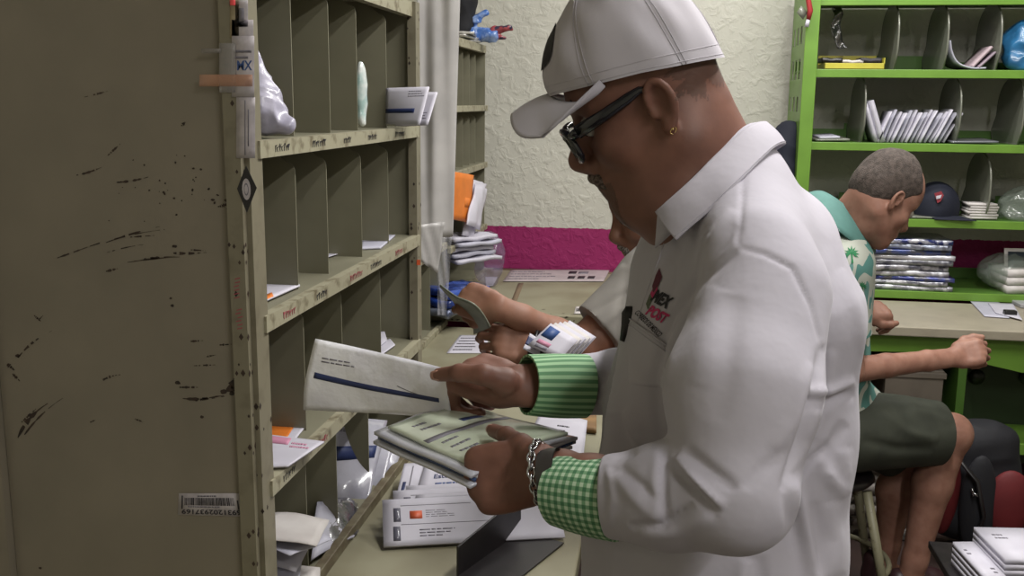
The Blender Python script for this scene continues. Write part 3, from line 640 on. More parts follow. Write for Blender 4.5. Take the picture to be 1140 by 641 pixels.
# sheets on the tables
zt=.7735
def tsheet(pts,label,z,**k): return paper('printed_sheet',label,'sheet of paper',tq(*pts,z=z),mats=IM,t=.0008,**k)
tsheet([(560,313),(672,313),(679,300),(569,300)],'long printed strip with small emblems taped along the raised counter',zt,m=mat('pinkish paper','#b3a6aa',.6),marks=lines(.03,.1,.55,.9,4,6,.25,21)+[(.6,.62,.68,.85,1),(.7,.62,.8,.8,6)]+[(.62+.1*i,.2,.69+.1*i,.42,1) for i in range(3)],nu=20)
tsheet([(541,318),(549,318),(554,308),(540,308)],'small white slip by the raised hand on the counter',zt)
tsheet([(639,349),(668,349),(668,341),(641,341)],'small cream label with black print at the counter edge',zt,m=m_paper3,marks=lines(.05,.2,.8,.8,1,1,.7,22))
tsheet([(497,393),(540,393),(545,373),(512,373)],'white printed notice on the low table by the far hands',.7165,marks=lines(.1,.1,.95,.9,5,1,.3,23))
tsheet([(560,393),(612,393),(600,376),(566,376)],'white sheet on the low table beneath the wristwatch',.7165)
# brown tape along the counter and dark smears at its edge are worn into the top
b=MB(); b.sheet(quadfn(*tq((563,350),(570,350),(583,315),(577,315),z=.7708)),2,6,.0004); b.sheet(quadfn(V(-.78,4.52,.7708),V(-.2,4.52,.7708),V(-.2,4.572,.7708),V(-.78,4.572,.7708)),2,2,.0004)
o=b.build('tape_strip',mat('brown tape','#7d6c55',.5),rear_table)
b=MB(); r=random.Random(9)
for _ in range(60):
    x=r.uniform(500,680); c=at(x,r.gauss(349,2.0),z=.7708) if r.random()<.6 else at(x,r.uniform(352,362),y=3.5695); s=r.uniform(.002,.012)
    if c[1]>3.57: b.prism([c+V(-s,-.001,0),c+V(0,-.003,0),c+V(s,.001,0),c+V(0,.002,0)],(0,0,.0003))
    elif .735<c[2]<.768: b.prism([c+V(-s,0,-.001),c+V(0,0,-.004),c+V(s,0,.001),c+V(0,0,.003)],(0,-.0003,0))
b.build('paint_wear',m_scratch,rear_table)
# ------------------------------------------------ green shelving with a desk
YF=4.15; YB=4.55; XL=float(at(905,120,y=YF)[0])-.02; XR=2.2
gs=thing('green_shelving',((XL+XR)/2,YF,0),'tall lime green metal shelving with round grey dividers','shelving')
b=MB()
b.box((XL-.03,YF-.02,.0),(XL+.022,YF+.018,2.2)); b.build('post',m_green,gs,bev=.002)
# side panel with slots
sb=MB(); x=XL-.028
ys=np.linspace(YF+.018,YB,8); zs=[0,1.30,1.37,1.44,1.52,1.58,1.65,1.73,1.79,1.86,2.2]
for i in range(7):
    for j in range(10):
        if i in (1,3,5) and j in (2,4,6,8): continue
        sb.box((x-.002,ys[i],zs[j]),(x,ys[i+1],zs[j+1]))
sb.build('side_panel',m_green,gs)
levels=[]
for i,py in enumerate([1,82,164,248,328]):
    z=float(at(1003,py,y=YF)[2]); levels.append(z)
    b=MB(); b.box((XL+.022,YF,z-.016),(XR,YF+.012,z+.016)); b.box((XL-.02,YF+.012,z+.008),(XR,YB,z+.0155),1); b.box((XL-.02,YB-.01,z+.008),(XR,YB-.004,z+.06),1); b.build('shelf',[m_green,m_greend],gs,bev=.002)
    if i>0:
        for xa,xb in ((.21,.62),(.86,1.3)):
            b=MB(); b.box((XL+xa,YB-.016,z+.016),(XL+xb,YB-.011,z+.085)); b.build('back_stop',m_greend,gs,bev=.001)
def plate(px,lv,parent=gs):
    z=levels[lv]+.0165; x=float(at(px,levels[0],y=YF)[0]); x=float(at(px,(78,160,243)[lv-1]-20,y=YF+.02)[0])
    pts=[]; H=.262
    for q in range(0,25):
        a=math.pi*q/24; pts.append((YF+.17-.16*math.cos(a),z+.11+(H-.11)*math.sin(a)**.75))
    pts=[(YF+.05,z)]+[(YF+.012,z+.07)]+pts+[(YB-.02,z+.05),(YB-.05,z)]
    b=MB(); b.prism([(x,p[0],p[1]) for p in pts],(.004,0,0),0)
    rim=[V(x+.002,p[0],p[1]) for p in pts]; b.tube(rim,.004,6,0,closed=True)
    b.build('divider',m_plate,parent)
for px in (998,1053,1112,1168): plate(px,1)
for px in (961,1067,1137,1200): plate(px,2)
for px in (1100,1190): plate(px,3)
# desk
D0=3.63; zd=.77
dk=thing('desk',((XL+XR)/2,D0,0),'lime green metal desk with a beige laminate top','desk')
b=MB(); b.box((XL-.1,D0,zd-.035),(XR,YF-.022,zd)); b.build('desktop',m_desk,dk,bev=.004)
def zy(px,py,Y): return float(at(px,py,y=Y)[2])
# arched apron
Ya=D0+.05
top=zd-.037; pts=[(XL-.08,zy(960,392,Ya)),(at(1040,392,y=Ya)[0],zy(1040,393,Ya)),(at(1072,392,y=Ya)[0],zy(1072,386,Ya)),(at(1090,392,y=Ya)[0],zy(1090,380,Ya)),(at(1092,392,y=Ya)[0],zy(1092,404,Ya)),(at(1140,392,y=Ya)[0],zy(1140,415,Ya)),(XR-.02,zy(1200,425,Ya))]
b=MB(); poly=[V(p[0],Ya,p[1]) for p in pts]+[V(XR-.02,Ya,top),V(XL-.08,Ya,top)]
b.prism(poly[::-1],(0,.003,0)); b.build('apron',m_green,dk,bev=.001)
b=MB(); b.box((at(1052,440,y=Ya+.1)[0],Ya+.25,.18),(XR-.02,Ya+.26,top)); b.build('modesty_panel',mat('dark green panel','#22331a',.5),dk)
for px in (1087,1143):
    c=at(px,419,y=Ya+.25); b=MB(); b.lathe(c-V(0,.012,0),[(.001,0),(.03,.002),(.03,.012)],ax=(0,1,0),seg=24); b.build('cable_hole',m_black,dk)
zb=float(at(1090,495,y=Ya)[2]); b=MB(); b.box((at(1040,495,y=Ya)[0],Ya,zb-.03),(XR-.02,Ya+.012,zb+.012)); b.box((at(1040,495,y=Ya)[0],Ya+.012,zb),(XR-.02,Ya+.30,zb+.008)); b.build('lower_shelf',m_green,dk,bev=.002)
for x in (XL-.06,XR-.06): b=MB(); b.box((x,Ya+.01,0),(x+.04,Ya+.05,top)); b.build('leg',m_green,dk,bev=.002)
for x in (at(1056,500,y=Ya+.06)[0],): b=MB(); b.box((x,Ya+.03,0),(x+.03,Ya+.3,top)); b.build('leg',m_greend,dk,bev=.002)
# things on the shelves
def on(px,lv,dy=.06): return at(px,(78,160,243,322)[lv-1],y=YF+dy)[0],YF+dy,levels[lv]+.017
z1,z2,z3,z4=[levels[i]+.0165 for i in (1,2,3,4)]
def X(px,py,Y=YF+.04): return float(at(px,py,y=Y)[0])
t=thing('tray',(X(950,75),YF+.1,z1),'yellow tray with dark odds and ends at the left of the top green shelf','tray')
x0,x1=X(917,72),X(984,72); b=MB(); b.box((x0,YF+.02,z1),(x1,YF+.024,z1+.024)); b.box((x0,YF+.02,z1),(x1,YF+.2,z1+.004)); b.box((x1-.004,YF+.02,z1),(x1,YF+.2,z1+.045)); b.box((x0,YF+.02,z1),(x0+.004,YF+.2,z1+.024)); b.box((x0,YF+.196,z1),(x1,YF+.2,z1+.06)); b.build('body',mat('yellow plastic','#c2b845',.4),t,bev=.001)
for k,(xa,m,lab,h) in enumerate([(.1,m_black,'black gadget lying in the yellow tray',.02),(.45,m_paper3,'folded white paper in the yellow tray',.012),(.75,m_ink,'dark notebook at the right of the yellow tray',.02)]):
    x=x0+(x1-x0)*xa; q=[V(x-.03,YF+.05,z1+.025+h/2),V(x+.05,YF+.05,z1+.025+h/2),V(x+.055,YF+.15,z1+.025+h/2),V(x-.03,YF+.15,z1+.025+h/2)]
    paper(('gadget','folded_paper','notebook')[k],lab,('gadget','paper','notebook')[k],q,t=h,m=m,mats=IM,wave=.002)
m_foil=mat('crinkled foil','#8a8a8a',.18,metal=.8,bump=.7,bscale=90,dist=.004)
b=MB(); c=[at(px,py,y=YF+.13) for px,py in [(931,8),(934,16),(930,28),(933,44),(938,54)]]
def ffn(u,v):
    s=v*4; i=min(3,int(s)); k=s-i; p=c[i]*(1-k)+c[i+1]*k; return p+V((u-.5)*.036,.01*math.sin(v*14+u*3),0)
b.sheet(ffn,4,20,.001); tag(b.build('foil_strip',m_foil),'crinkled silver foil strip hanging over the yellow tray','foil strip')
# bent papers
def curl(name,lab,pts,Y,wd,m,t=.002,cat='paper'):
    c=[at(x,y,y=Y) for x,y in pts]; n=len(c)-1
    def fn(u,v):
        s=min(u,.9999)*n; i=int(max(0,s)); k=s-i; p0=c[max(i-1,0)];p1=c[i];p2=c[i+1];p3=c[min(i+2,n)]
        p=.5*((2*p1)+(-p0+p2)*k+(2*p0-5*p1+4*p2-p3)*k*k+(-p0+3*p1-3*p2+p3)*k**3); return p+V(0,v*wd,0)
    b=MB(); b.sheet(fn,24,3,t,u0=.001,u1=.998); return tag(b.build(name,m),lab,cat)
curl('magazine','magazine bent into a curve in the third cell of the top green shelf',[(1058,45),(1060,58),(1067,70),(1082,75.5),(1098,75.5)],YF+.05,.2,m_paper2,.006,'magazine')
curl('leaflet','pink edged leaflet leaning right in the third top cell',[(1083,74),(1093,64),(1105,52)],YF+.06,.16,mat('pinkish card','#b3a0a6',.5),.010,'leaflet')
curl('leaflet','second leaflet leaning behind the pink edged one',[(1090,75),(1100,66),(1109,58)],YF+.05,.16,mat('mauve card','#8f7f8c',.5),.008,'leaflet')
blobmesh('plastic_bag','bright blue plastic bag at the right end of the top green shelf','plastic bag',[('ell',at(1142,52,y=YF+.09),(.085,.07,.095),None,.02),('cap',at(1128,68,y=YF+.05),at(1150,74,y=YF+.03),.025,.02,.02)],.006,mat('blue plastic','#2f6f9e',.35,'#24587f',20,coat=.3,bump=.4,bscale=40,dist=.004),.014,30,crease=.008)
# leaning letters, one object each
for i in range(15):
    bx=978+i*5.2; tx=bx+15+i*.45; Y=YF+.05+.012*(i%3); top=124-2*math.sin(i*1.7); 
    a,b_=at(bx,158.5,y=Y),at(tx,top,y=Y); q=[a,b_,b_+V(0,.16,0),a+V(0,.16,0)]
    paper('envelope','white envelope leaning in the long row on the middle green shelf','envelope',q,t=.005,m=(m_paper,m_paper2,m_paper)[i%3],mats=IM,bend=.002*math.sin(i),group='letters leaning in a row on the green shelf',nu=4,nv=2)
for i,(a_,b_) in enumerate([((983,158),(970,112)),((976,158),(964,116))]):
    Y=YF+.05; a,c=at(*a_,y=Y),at(*b_,y=Y); paper('envelope',('thick white envelope leaning left, nearest the letter row','thick white envelope leaning left beside the first divider')[i],'envelope',[a,c,c+V(0,.15,0),a+V(0,.15,0)],t=.02-.006*i,m=m_paper,mats=IM,nu=4,nv=2)
for i,(x0,x1,lab) in enumerate([(908,946,'flat magazine in the left cell of the middle green shelf'),(912,935,'small leaflet on the magazine at the left of the middle green shelf'),(1060,1112,'flat grey magazine right of the leaning letters')]):
    z=z2+.006+(.009 if i==1 else 0); Y=YF+.03
    q=[V(X(x0,157,Y),Y,z),V(X(x1,157,Y),Y,z+.003),V(X(x1,157,Y)-.01,Y+.2,z+.01),V(X(x0,157,Y),Y+.2,z+.004)]
    paper('magazine' if i!=1 else 'leaflet',lab,'magazine' if i!=1 else 'leaflet',q,t=.008,m=(m_plate,m_paper2,mat('grey cover','#6f7078',.3,coat=.4))[i],mats=IM)
# navy cap on the third green shelf
def flatcap():
    c=at(1042,222,y=YF+.12); c[2]=z3+.0
    t=thing('baseball_cap',c,'dark navy baseball cap with a red and white patch on the third green shelf','cap')
    s=SDF(.005); s.ell(c+V(0,0,.035),(.092,.10,.11),None,.01); s.plane(c+V(0,0,.002),(0,0,-1)); v,f=s.verts(); v+=vnormals(v,f)*(vnoise(v,40)*.004)[:,None]
    link('crown',qmesh('crown',v,f,m_navycloth),t)
    b=MB(); b.sheet(lambda u,v:c+V(.02+.06*math.cos((u-.5)*2.6)*(1+v*.9)-.02,-.09*math.cos((u-.5)*1.0)*(.9+.7*v)+.0+.0*u,.012-.01*v)+V((u-.5)*.12,0,0),14,5,.003); b.build('brim',m_navycloth,t)
    b=MB(); pc=c+V(.0,-.10,.085); b.prism([pc+V(-.035,0,.018),pc+V(-.01,-.004,.028),pc+V(.0,-.006,.012),pc+V(-.01,-.006,-.012),pc+V(-.02,-.002,-.02)],(0,-.003,0)); b.prism([pc+V(-.028,-.0045,.008),pc+V(-.008,-.0085,.014),pc+V(-.012,-.0085,.0),pc+V(-.026,-.0045,-.004)],(0,-.002,0),1); b.build('patch',[mat('red patch','#8c2f3a',.7),m_paper],t)
flatcap()
b=MB()
for i in range(6):
    z=z3+.008+i*.0105; d=.004*math.sin(i*2.1)
    paper('envelope','small white envelopes piled square on the third green shelf','envelope',[V(X(1078,240)+d,YF+.03,z),V(X(1110,240)+d,YF+.035,z),V(X(1110,240)+d,YF+.16,z),V(X(1078,240)+d,YF+.155,z)],t=.0095,m=m_paper3,mats=IM,group='square pile of white envelopes on the third shelf',nu=2,nv=2)
for i,(x0,x1) in enumerate([(1008,1040),(1052,1078)]):
    paper('magazine',('grey wrapped magazine under the navy cap','dull magazine between the cap and the white pile')[i],'magazine',[V(X(x0,243),YF+.02,z3+.005),V(X(x1,243),YF+.02,z3+.005),V(X(x1,243),YF+.1,z3+.005),V(X(x0,243),YF+.1,z3+.005)],t=.008,m=m_plate,mats=IM)
m_clearbag=mat('clear bag film','#9aa39a',.12,alpha=.4,coat=.7,bump=.6,bscale=30,dist=.006)
blobmesh('plastic_bag','clear plastic bag slumped at the right of the third green shelf','plastic bag',[('ell',at(1140,232,y=YF+.12),(.10,.08,.085),None,.02),('cap',at(1125,238,y=YF+.08),at(1160,212,y=YF+.12),.03,.05,.02)],.007,m_clearbag,.012,30,crease=.008)
# stack of wrapped packets on the fourth level
hs=[(.020,'#7c7c86','white and grey'),(.020,'#9a9aa0','silver'),(.018,'#2b3a8a','blue edged'),(.022,'#8a8890','grey'),(.024,'#a3a1a8','pale'),(.022,'#7a7a80','dull grey'),(.020,'#b3b1ba','white edged'),(.022,'#37457f','blue'),(.022,'#9097ad','silver and blue'),(.020,'#1f2b66','dark blue')]
z=z4; nm=['lowest','second','third','fourth','fifth','sixth','seventh','eighth','ninth','topmost']
for i,(h,c_,n_) in enumerate(hs):
    r=random.Random(i); dx=r.uniform(-.012,.018); dy=r.uniform(-.01,.015); x0,x1=X(977,300)-.03,X(1056,300)
    m=mat('wrap '+c_,c_,.2,'#4c4c58' if i%3 else '#c9c9d2',26,.48,.6,coat=.7,bump=.6,bscale=45,dist=.004,metal=.25)
    paper('wrapped_packet',f'{n_} plastic wrapped packet, {nm[i]} of the tall stack on the green shelf','packet',[V(x0+dx,YF+.015+dy,z+h/2),V(x1+dx,YF+.015-dy,z+h/2),V(x1+dx,YF+.25,z+h/2),V(x0+dx,YF+.25,z+h/2)],t=h*.92,m=m,mats=IM,wave=.0022,ph=i,nu=16,nv=8); z+=h
t0=X(1112,300)
for i in range(3):
    paper('letter_bundle',('lowest','middle','top')[i]+' bundle of white letters in clear wrap at the right of the fourth shelf','letter bundle',[V(X(1122,300),YF+.02,z4+.016+.033*i),V(X(1122,300)+.13,YF+.05,z4+.016+.033*i),V(X(1122,300)+.10,YF+.22,z4+.016+.033*i),V(X(1122,300)-.02,YF+.19,z4+.016+.033*i)],t=.031,m=m_paper3,mats=IM,nu=3,nv=3)
blobmesh('plastic_bag','clear plastic film draped over the letter bundles on the fourth shelf','plastic bag',[('ell',V(X(1122,300)+.04,YF+.13,z4+.075),(.125,.09,.07),None,.02)],.007,m_clearbag,.010,30,crease=.006)
# on the desk top
zt=zd+.001
def dq(*p,z=zt): return [at(x,y,z=z) for x,y in p]
for i,(pts,lab) in enumerate([([(1096,352),(1124,354),(1112,336),(1080,335)],'clear plastic folder on the desk under the papers'),([(1108,348),(1138,356),(1128,338),(1100,337)],'white sheet slanting on the desk by the laptop')]):
    paper('plastic_folder' if i==0 else 'printed_sheet',lab,'folder' if i==0 else 'sheet of paper',dq(*pts,z=zt+.003+.004*i),t=.002,m=m_paper2 if i==0 else m_paper,mats=IM)
c=at(1124,352,z=zt); b=MB(); b.box((c[0]-.022,c[1]-.015,zt),(c[0]+.022,c[1]+.015,zt+.024)); tag(b.build('stamp_pad',m_black,bev=.004),'small black box on the desk in front of the laptop','box')
t=thing('laptop',at(1150,350,z=zt),'grey open laptop at the right end of the desk','laptop')
c=at(1136,343,z=zt); b=MB(); b.prism([c,c+V(.30,.02,0),c+V(.29,.20,0),c+V(-.01,.18,0)],V(0,0,.016)); b.build('base',mat('silver laptop','#a7a7ab',.35),t,bev=.003)
s0=c+V(-.012,.155,.017); b=MB(); b.prism([s0,s0+V(.30,.02,0),s0+V(.30,.08,.19),s0+V(0,.06,.19)],V(0,.006,.0)); b.prism([s0+V(.012,-.0003,.012),s0+V(.285,.018,.012),s0+V(.285,.07,.178),s0+V(.012,.05,.178)],V(0,-.001,0),1); b.build('screen',[m_paper3,mat('dark screen','#2b333c',.15)],t)
# red tassel and tag, dark bag hanging beside the shelving
t=thing('hanging_tag',at(900,10,y=YF-.04),'red cord with a white end hanging at the top of the green post','cord')
b=MB(); b.tube([at(899,-20,y=YF-.04),at(900,0,y=YF-.04),at(902,12,y=YF-.04),at(900,22,y=YF-.04)],[.008,.01,.011,.008],8); b.build('red_cord',mat('red cord','#9e2a2c',.7),t)
b=MB(); b.tube([at(900,21,y=YF-.04),at(898,30,y=YF-.04)],[.007,.009],8); b.build('cord_end',m_paper,t)
b=MB(); b.sheet(quadfn(at(887,14,y=YF-.02),at(894,22,y=YF-.02),at(899,14,y=YF-.02),at(892,6,y=YF-.02)),2,2,.002); tag(b.build('paper_tag',m_plate),'grey square tag beside the red cord at the top of the post','tag')
hb=thing('hanging_bag',at(876,205,y=YF+.05),'dark navy bag hanging on the left side of the green shelving','bag')
blobmesh('body',None,None,[('ell',at(874,172,y=YF+.1),(.068,.06,.125),None,.03),('ell',at(872,206,y=YF+.08),(.07,.06,.11),None,.03),('ell',at(882,150,y=YF+.12),(.04,.05,.06),None,.03)],.006,m_navycloth,.012,22,parent=hb,crease=.006)
b=MB(); b.tube([at(883,148,y=YF+.1),at(890,132,y=YF+.08),at(893,120,y=YF+.1),at(889,134,y=YF+.16)],.006,8); b.build('strap',m_navycloth,hb)
# under the desk and on the floor
c0=at(1000,440,y=3.9); bx=thing('crate',V(.98,3.85,0),'beige plastic crate standing under the desk behind the seated person','crate')
xa,xb_=at(985,430,y=3.72)[0],at(1050,430,y=3.72)[0]; zt_=float(at(1030,412,y=3.72)[2])
b=MB(); m_cr=mat('beige plastic','#6f665c',.6)
for lo,hi in [((xa,3.72,0),(xb_,3.735,zt_)),((xa,4.02,0),(xb_,4.035,zt_)),((xa,3.735,0),(xa+.015,4.02,zt_)),((xb_-.015,3.735,0),(xb_,4.02,zt_)),((xa,3.72,0),(xb_,4.02,.015))]: b.box(lo,hi)
b.build('body',m_cr,bx,bev=.003); b=MB(); b.box((xa-.008,3.712,zt_-.03),(xb_+.008,4.043,zt_-.008)); b.build('rim',m_cr,bx,bev=.003)
r=random.Random(2); lv=['lowest','second','third','fourth','fifth','sixth','seventh','eighth','ninth','tenth','topmost']
for i in range(11):
    c=at(972,600,y=3.55); z=.004+i*.042
    paper('newspaper_bundle',f'grey bundle of printed mail, {lv[i]} of the pile on the floor behind the stool','mail bundle',rect((c[0]+r.uniform(-.015,.015),3.62+r.uniform(-.01,.01),z+.02),r.uniform(-.08,.08),.26,.2),t=.039,m=mat('dull newsprint','#8b8580',.7,'#4a4542',30,.52,.6),mats=IM,wave=.0015,ph=i,marks=[],nu=5,nv=3)
# backpack
bp=thing('backpack',at(1090,640,y=3.35),'black and red backpack standing on the floor under the desk','backpack')
cb=V(float(at(1098,580,y=3.35)[0]),3.42,0.02); q=lambda x,y,z:cb+V(x,y,z)
blobmesh('body',None,None,[('ecap',q(0,.05,.14),q(-.01,.05,.34),(.18,.11),(.13,.09),V(1,0,0),.04),('ell',q(-.01,.05,.40),(.12,.08,.07),None,.04)],.008,m_blk2,.006,22,parent=bp,crease=.003)
blobmesh('front_pocket',None,None,[('ell',q(.07,-.055,.21),(.075,.035,.12),None,.02)],.007,m_red2,.004,25,parent=bp)
blobmesh('side_pocket',None,None,[('ell',q(-.13,-.02,.24),(.05,.05,.17),None,.02)],.007,m_red2,.004,25,parent=bp)
blobmesh('flap',None,None,[('ell',q(-.03,-.06,.20),(.06,.03,.18),None,.02)],.007,m_blk2,.004,25,parent=bp)
b=MB(); b.tube([q(-.12,-.05,.38),q(-.05,-.1,.30),q(-.02,-.105,.18),q(-.04,-.09,.08)],.012,8,flat=.5); b.tube([q(.14,-.05,.36),q(.15,-.09,.25),q(.13,-.085,.1)],.012,8,flat=.5); b.build('strap',m_black,bp)
b=MB(); b.tube([q(-.06,-.1,.26),q(-.045,-.105,.25)],.005,6); b.tube([q(-.065,-.1,.275),q(-.06,-.105,.25)],.004,6); b.build('buckle',m_chrome,bp)
# letter trays bottom right, on a low stool
st=thing('side_stand',V(1.1,2.2,0),'low dark stand carrying piles of white mail at the right edge','stand')
cA=at(1140,625,D=2.25); zs_=float(cA[2])-.075
b=MB(); b.box((cA[0]-.14,cA[1]-.18,zs_-.02),(cA[0]+.34,cA[1]+.25,zs_)); b.build('top',m_blackm,st,bev=.003)
for x in (cA[0]-.02,cA[0]+.30):
    for y in (cA[1]-.05,cA[1]+.2): b=MB(); b.box((x,y,0),(x+.03,y+.03,zs_-.02)); b.build('leg',m_blackm,st)
for j,(px,n,lab) in enumerate([(1124,6,'right'),(1100,4,'left')]):
    cc=at(px+18,620,D=2.25)
    for i in range(n):
        z=zs_+.008+.0145*i; x=cc[0]-.02+(.0 if j==0 else -.005); 
        q=[V(x-.03,cA[1]-.02-.03*j,z),V(x+.13,cA[1]+.0-.03*j,z),V(x+.11,cA[1]+.17,z),V(x-.05,cA[1]+.15,z)] if j==0 else [V(x-.03,cA[1]-.06,z),V(x+.02,cA[1]-.06,z),V(x+.0,cA[1]+.13,z),V(x-.05,cA[1]+.12,z)]
        paper('envelope',f'white envelope in the {lab} pile at the bottom right corner','envelope',q,t=.0135,m=m_paper,mats=IM,marks=lines(.15,.6,.4,.8,2,6,.4,1)+lines(.6,.1,.8,.3,2,6,.4,2),group=f'envelopes of the {lab} pile on the dark stand',nu=3,nv=3)
# ------------------------------------------------ people
def skin(name,c,c2,lip='#7a4238'):
    return mat(name,c,.55,c2,28,.35,.7,bump=.15,bscale=350,dist=.0006,sss=.08,spec=.4)
m_skinA=skin('brown skin','#7b5548','#6a483d'); m_skinB=skin('tan skin','#946b58','#825b4a'); m_skinC=skin('ruddy skin','#9a7262','#875f50')
m_lipA=mat('lip skin','#6b3f38',.4); m_nail=mat('nail','#b08272',.3,coat=.2)
m_shirtw=mat('white cotton','#b3afb9',.85,'#aca8b3',5,.3,.7,bump=.5,bscale=11,dist=.008,sheen=.1)
m_capw=mat('white cap cotton','#b9b4bc',.85,'#aeaab2',9,.3,.7,bump=.2,bscale=700,dist=.0004)
m_dark=mat('dark trousers','#23242b',.85); m_shoe=mat('dark shoe leather','#1c1517',.4)
m_hairg=mat('grizzled hair','#6a6460',.75,'#2e2a28',220,.42,.58,bump=1,bscale=380,dist=.003)
m_hairw=mat('white bristle','#a39c96',.7,'#5c504a',260,.42,.6,bump=1,bscale=420,dist=.003)
m_eye=mat('eye white','#c9c2bb',.2); m_iris=mat('iris','#241711',.15)
class Frame:
    """origin + axes: x forward, y to the figure's left, z up"""
    def __init__(s,o,f,u,scale=1.):
        s.o=np.asarray(o,float); s.x=nrm(f); u=np.asarray(u,float); s.z=nrm(u-s.x*(u@s.x)); s.y=np.cross(s.z,s.x); s.k=scale
    def __call__(s,x,y,z): return s.o+(s.x*x+s.y*y+s.z*z)*s.k
    def ax(s): return (s.x,s.y,s.z)
def head_sdf(H,h=.0025,neck=None,back=.092,top=.085,jowl=1.,nose=1.,cheek=1.):
    s=SDF(h); k=H.k; A=H.ax()
    E=lambda x,y,z,r,kk=.02,sub=False:s.ell(H(x,y,z),[a*k for a in r],A,kk*k,sub)
    C=lambda a,b,ra,rb,kk=.01,sub=False:s.cap(H(*a),H(*b),ra*k,rb*k,kk*k,sub)
    E(.096-back,0,.050-(.085-top)*.6,(back,.074,top)); E(.045,0,.03,(.045,.060,.06),.03)             # skull, forehead
    E(.035,0,-.035,(.060,.058*cheek,.072),.03)                                      # face mass
    C((.0,.050,-.045),(.078,.022,-.090),.022*jowl,.018,.03); C((.0,-.050,-.045),(.078,-.022,-.090),.022*jowl,.018,.03)
    C((.083,-.008,-.088),(.083,.008,-.088),.017,.017,.02)                            # chin
    C((.02,0,-.085),(.07,0,-.088),.035,.020,.03)
    for g in (-1,1):
        E(.062,g*.040,-.018,(.026,.022,.022),.02)                                    # cheek
        C((.086,g*.008,.038),(.070,g*.046,.032),.010,.009,.012)                      # brow
        E(.098,g*.031,.014,(.019,.018,.013),.012,True)                               # socket
        C((.0955,g*.014,-.029),(.102,g*.012,-.030),.0075*nose,.007*nose,.006)        # nostril wing
    C((.088,0,.028),(.112*nose**.3,0,-.018),.008,.0115*nose,.010); C((.112*nose**.3,0,-.018),(.110,0,-.026),.012*nose,.010*nose,.006)
    C((.098,-.015,-.055),(.098,.015,-.055),.0075,.0075,.006); C((.095,-.013,-.066),(.095,.013,-.066),.008,.008,.006)
    C((.109,-.019,-.0605),(.109,.019,-.0605),.0035,.0035,.004,True)
    E(.082,0,-.052,(.022,.032,.025),.02)
    for g in (-1,1):                                                                 # ears
        b=lambda x,y,z:H(x*.86+.007,g*(.074+y*.9),z*.86+.002)
        n_=14; rim=[(-.004+.0155*math.cos(t)*(1-.25*(math.sin(t)<-.2)*abs(math.sin(t))),.006+.007*max(0,-math.cos(t))+.003*max(0,math.sin(t)),.004+.0275*math.sin(t)) for t in np.linspace(.15,4.75,n_)]
        for i in range(n_-1): s.cap(b(*rim[i]),b(*rim[i+1]),.0029*k,.0029*k,.004)
        s.ell(b(-.006,.006,.004),(.011*k,.0032*k,.021*k),(H.x,nrm(H.y*g+H.x*.35),H.z),.008); s.cap(b(-.003,.005,-.020),b(-.001,.004,-.027),.0055*k,.0062*k,.006)
        s.cap(b(.010,.0,.000),b(.010,.001,-.007),.0045*k,.004*k,.006)
        s.ell(b(.000,.011,.001),(.0065*k,.006*k,.0085*k),A,.005,True); s.ell(b(-.004,.012,.014),(.0065*k,.0035*k,.008*k),A,.006,True)
    if neck is not None:
        for p,q,r0,r1 in neck: s.cap(p,q,r0,r1,.035)
    return s
def eyes(H,parent,name='eye'):
    for g in (-1,1):
        b=MB(); c=H(.083,g*.031,.014); b.lathe(c,[(.0001,-.0125*H.k)]+[(.0125*H.k*math.sin(t),-.0125*H.k*math.cos(t)) for t in np.linspace(.2,2.94,10)]+[(.0001,.0125*H.k)],ax=H.x*.9-H.z*.4,seg=14)
        d=nrm(H.x*.9-H.z*.4); b.lathe(c,[(.0058*H.k,.0112*H.k),(.004*H.k,.0127*H.k),(.0001,.0131*H.k)],ax=d,seg=12,mi=1); b.build(name,[m_eye,m_iris],parent)
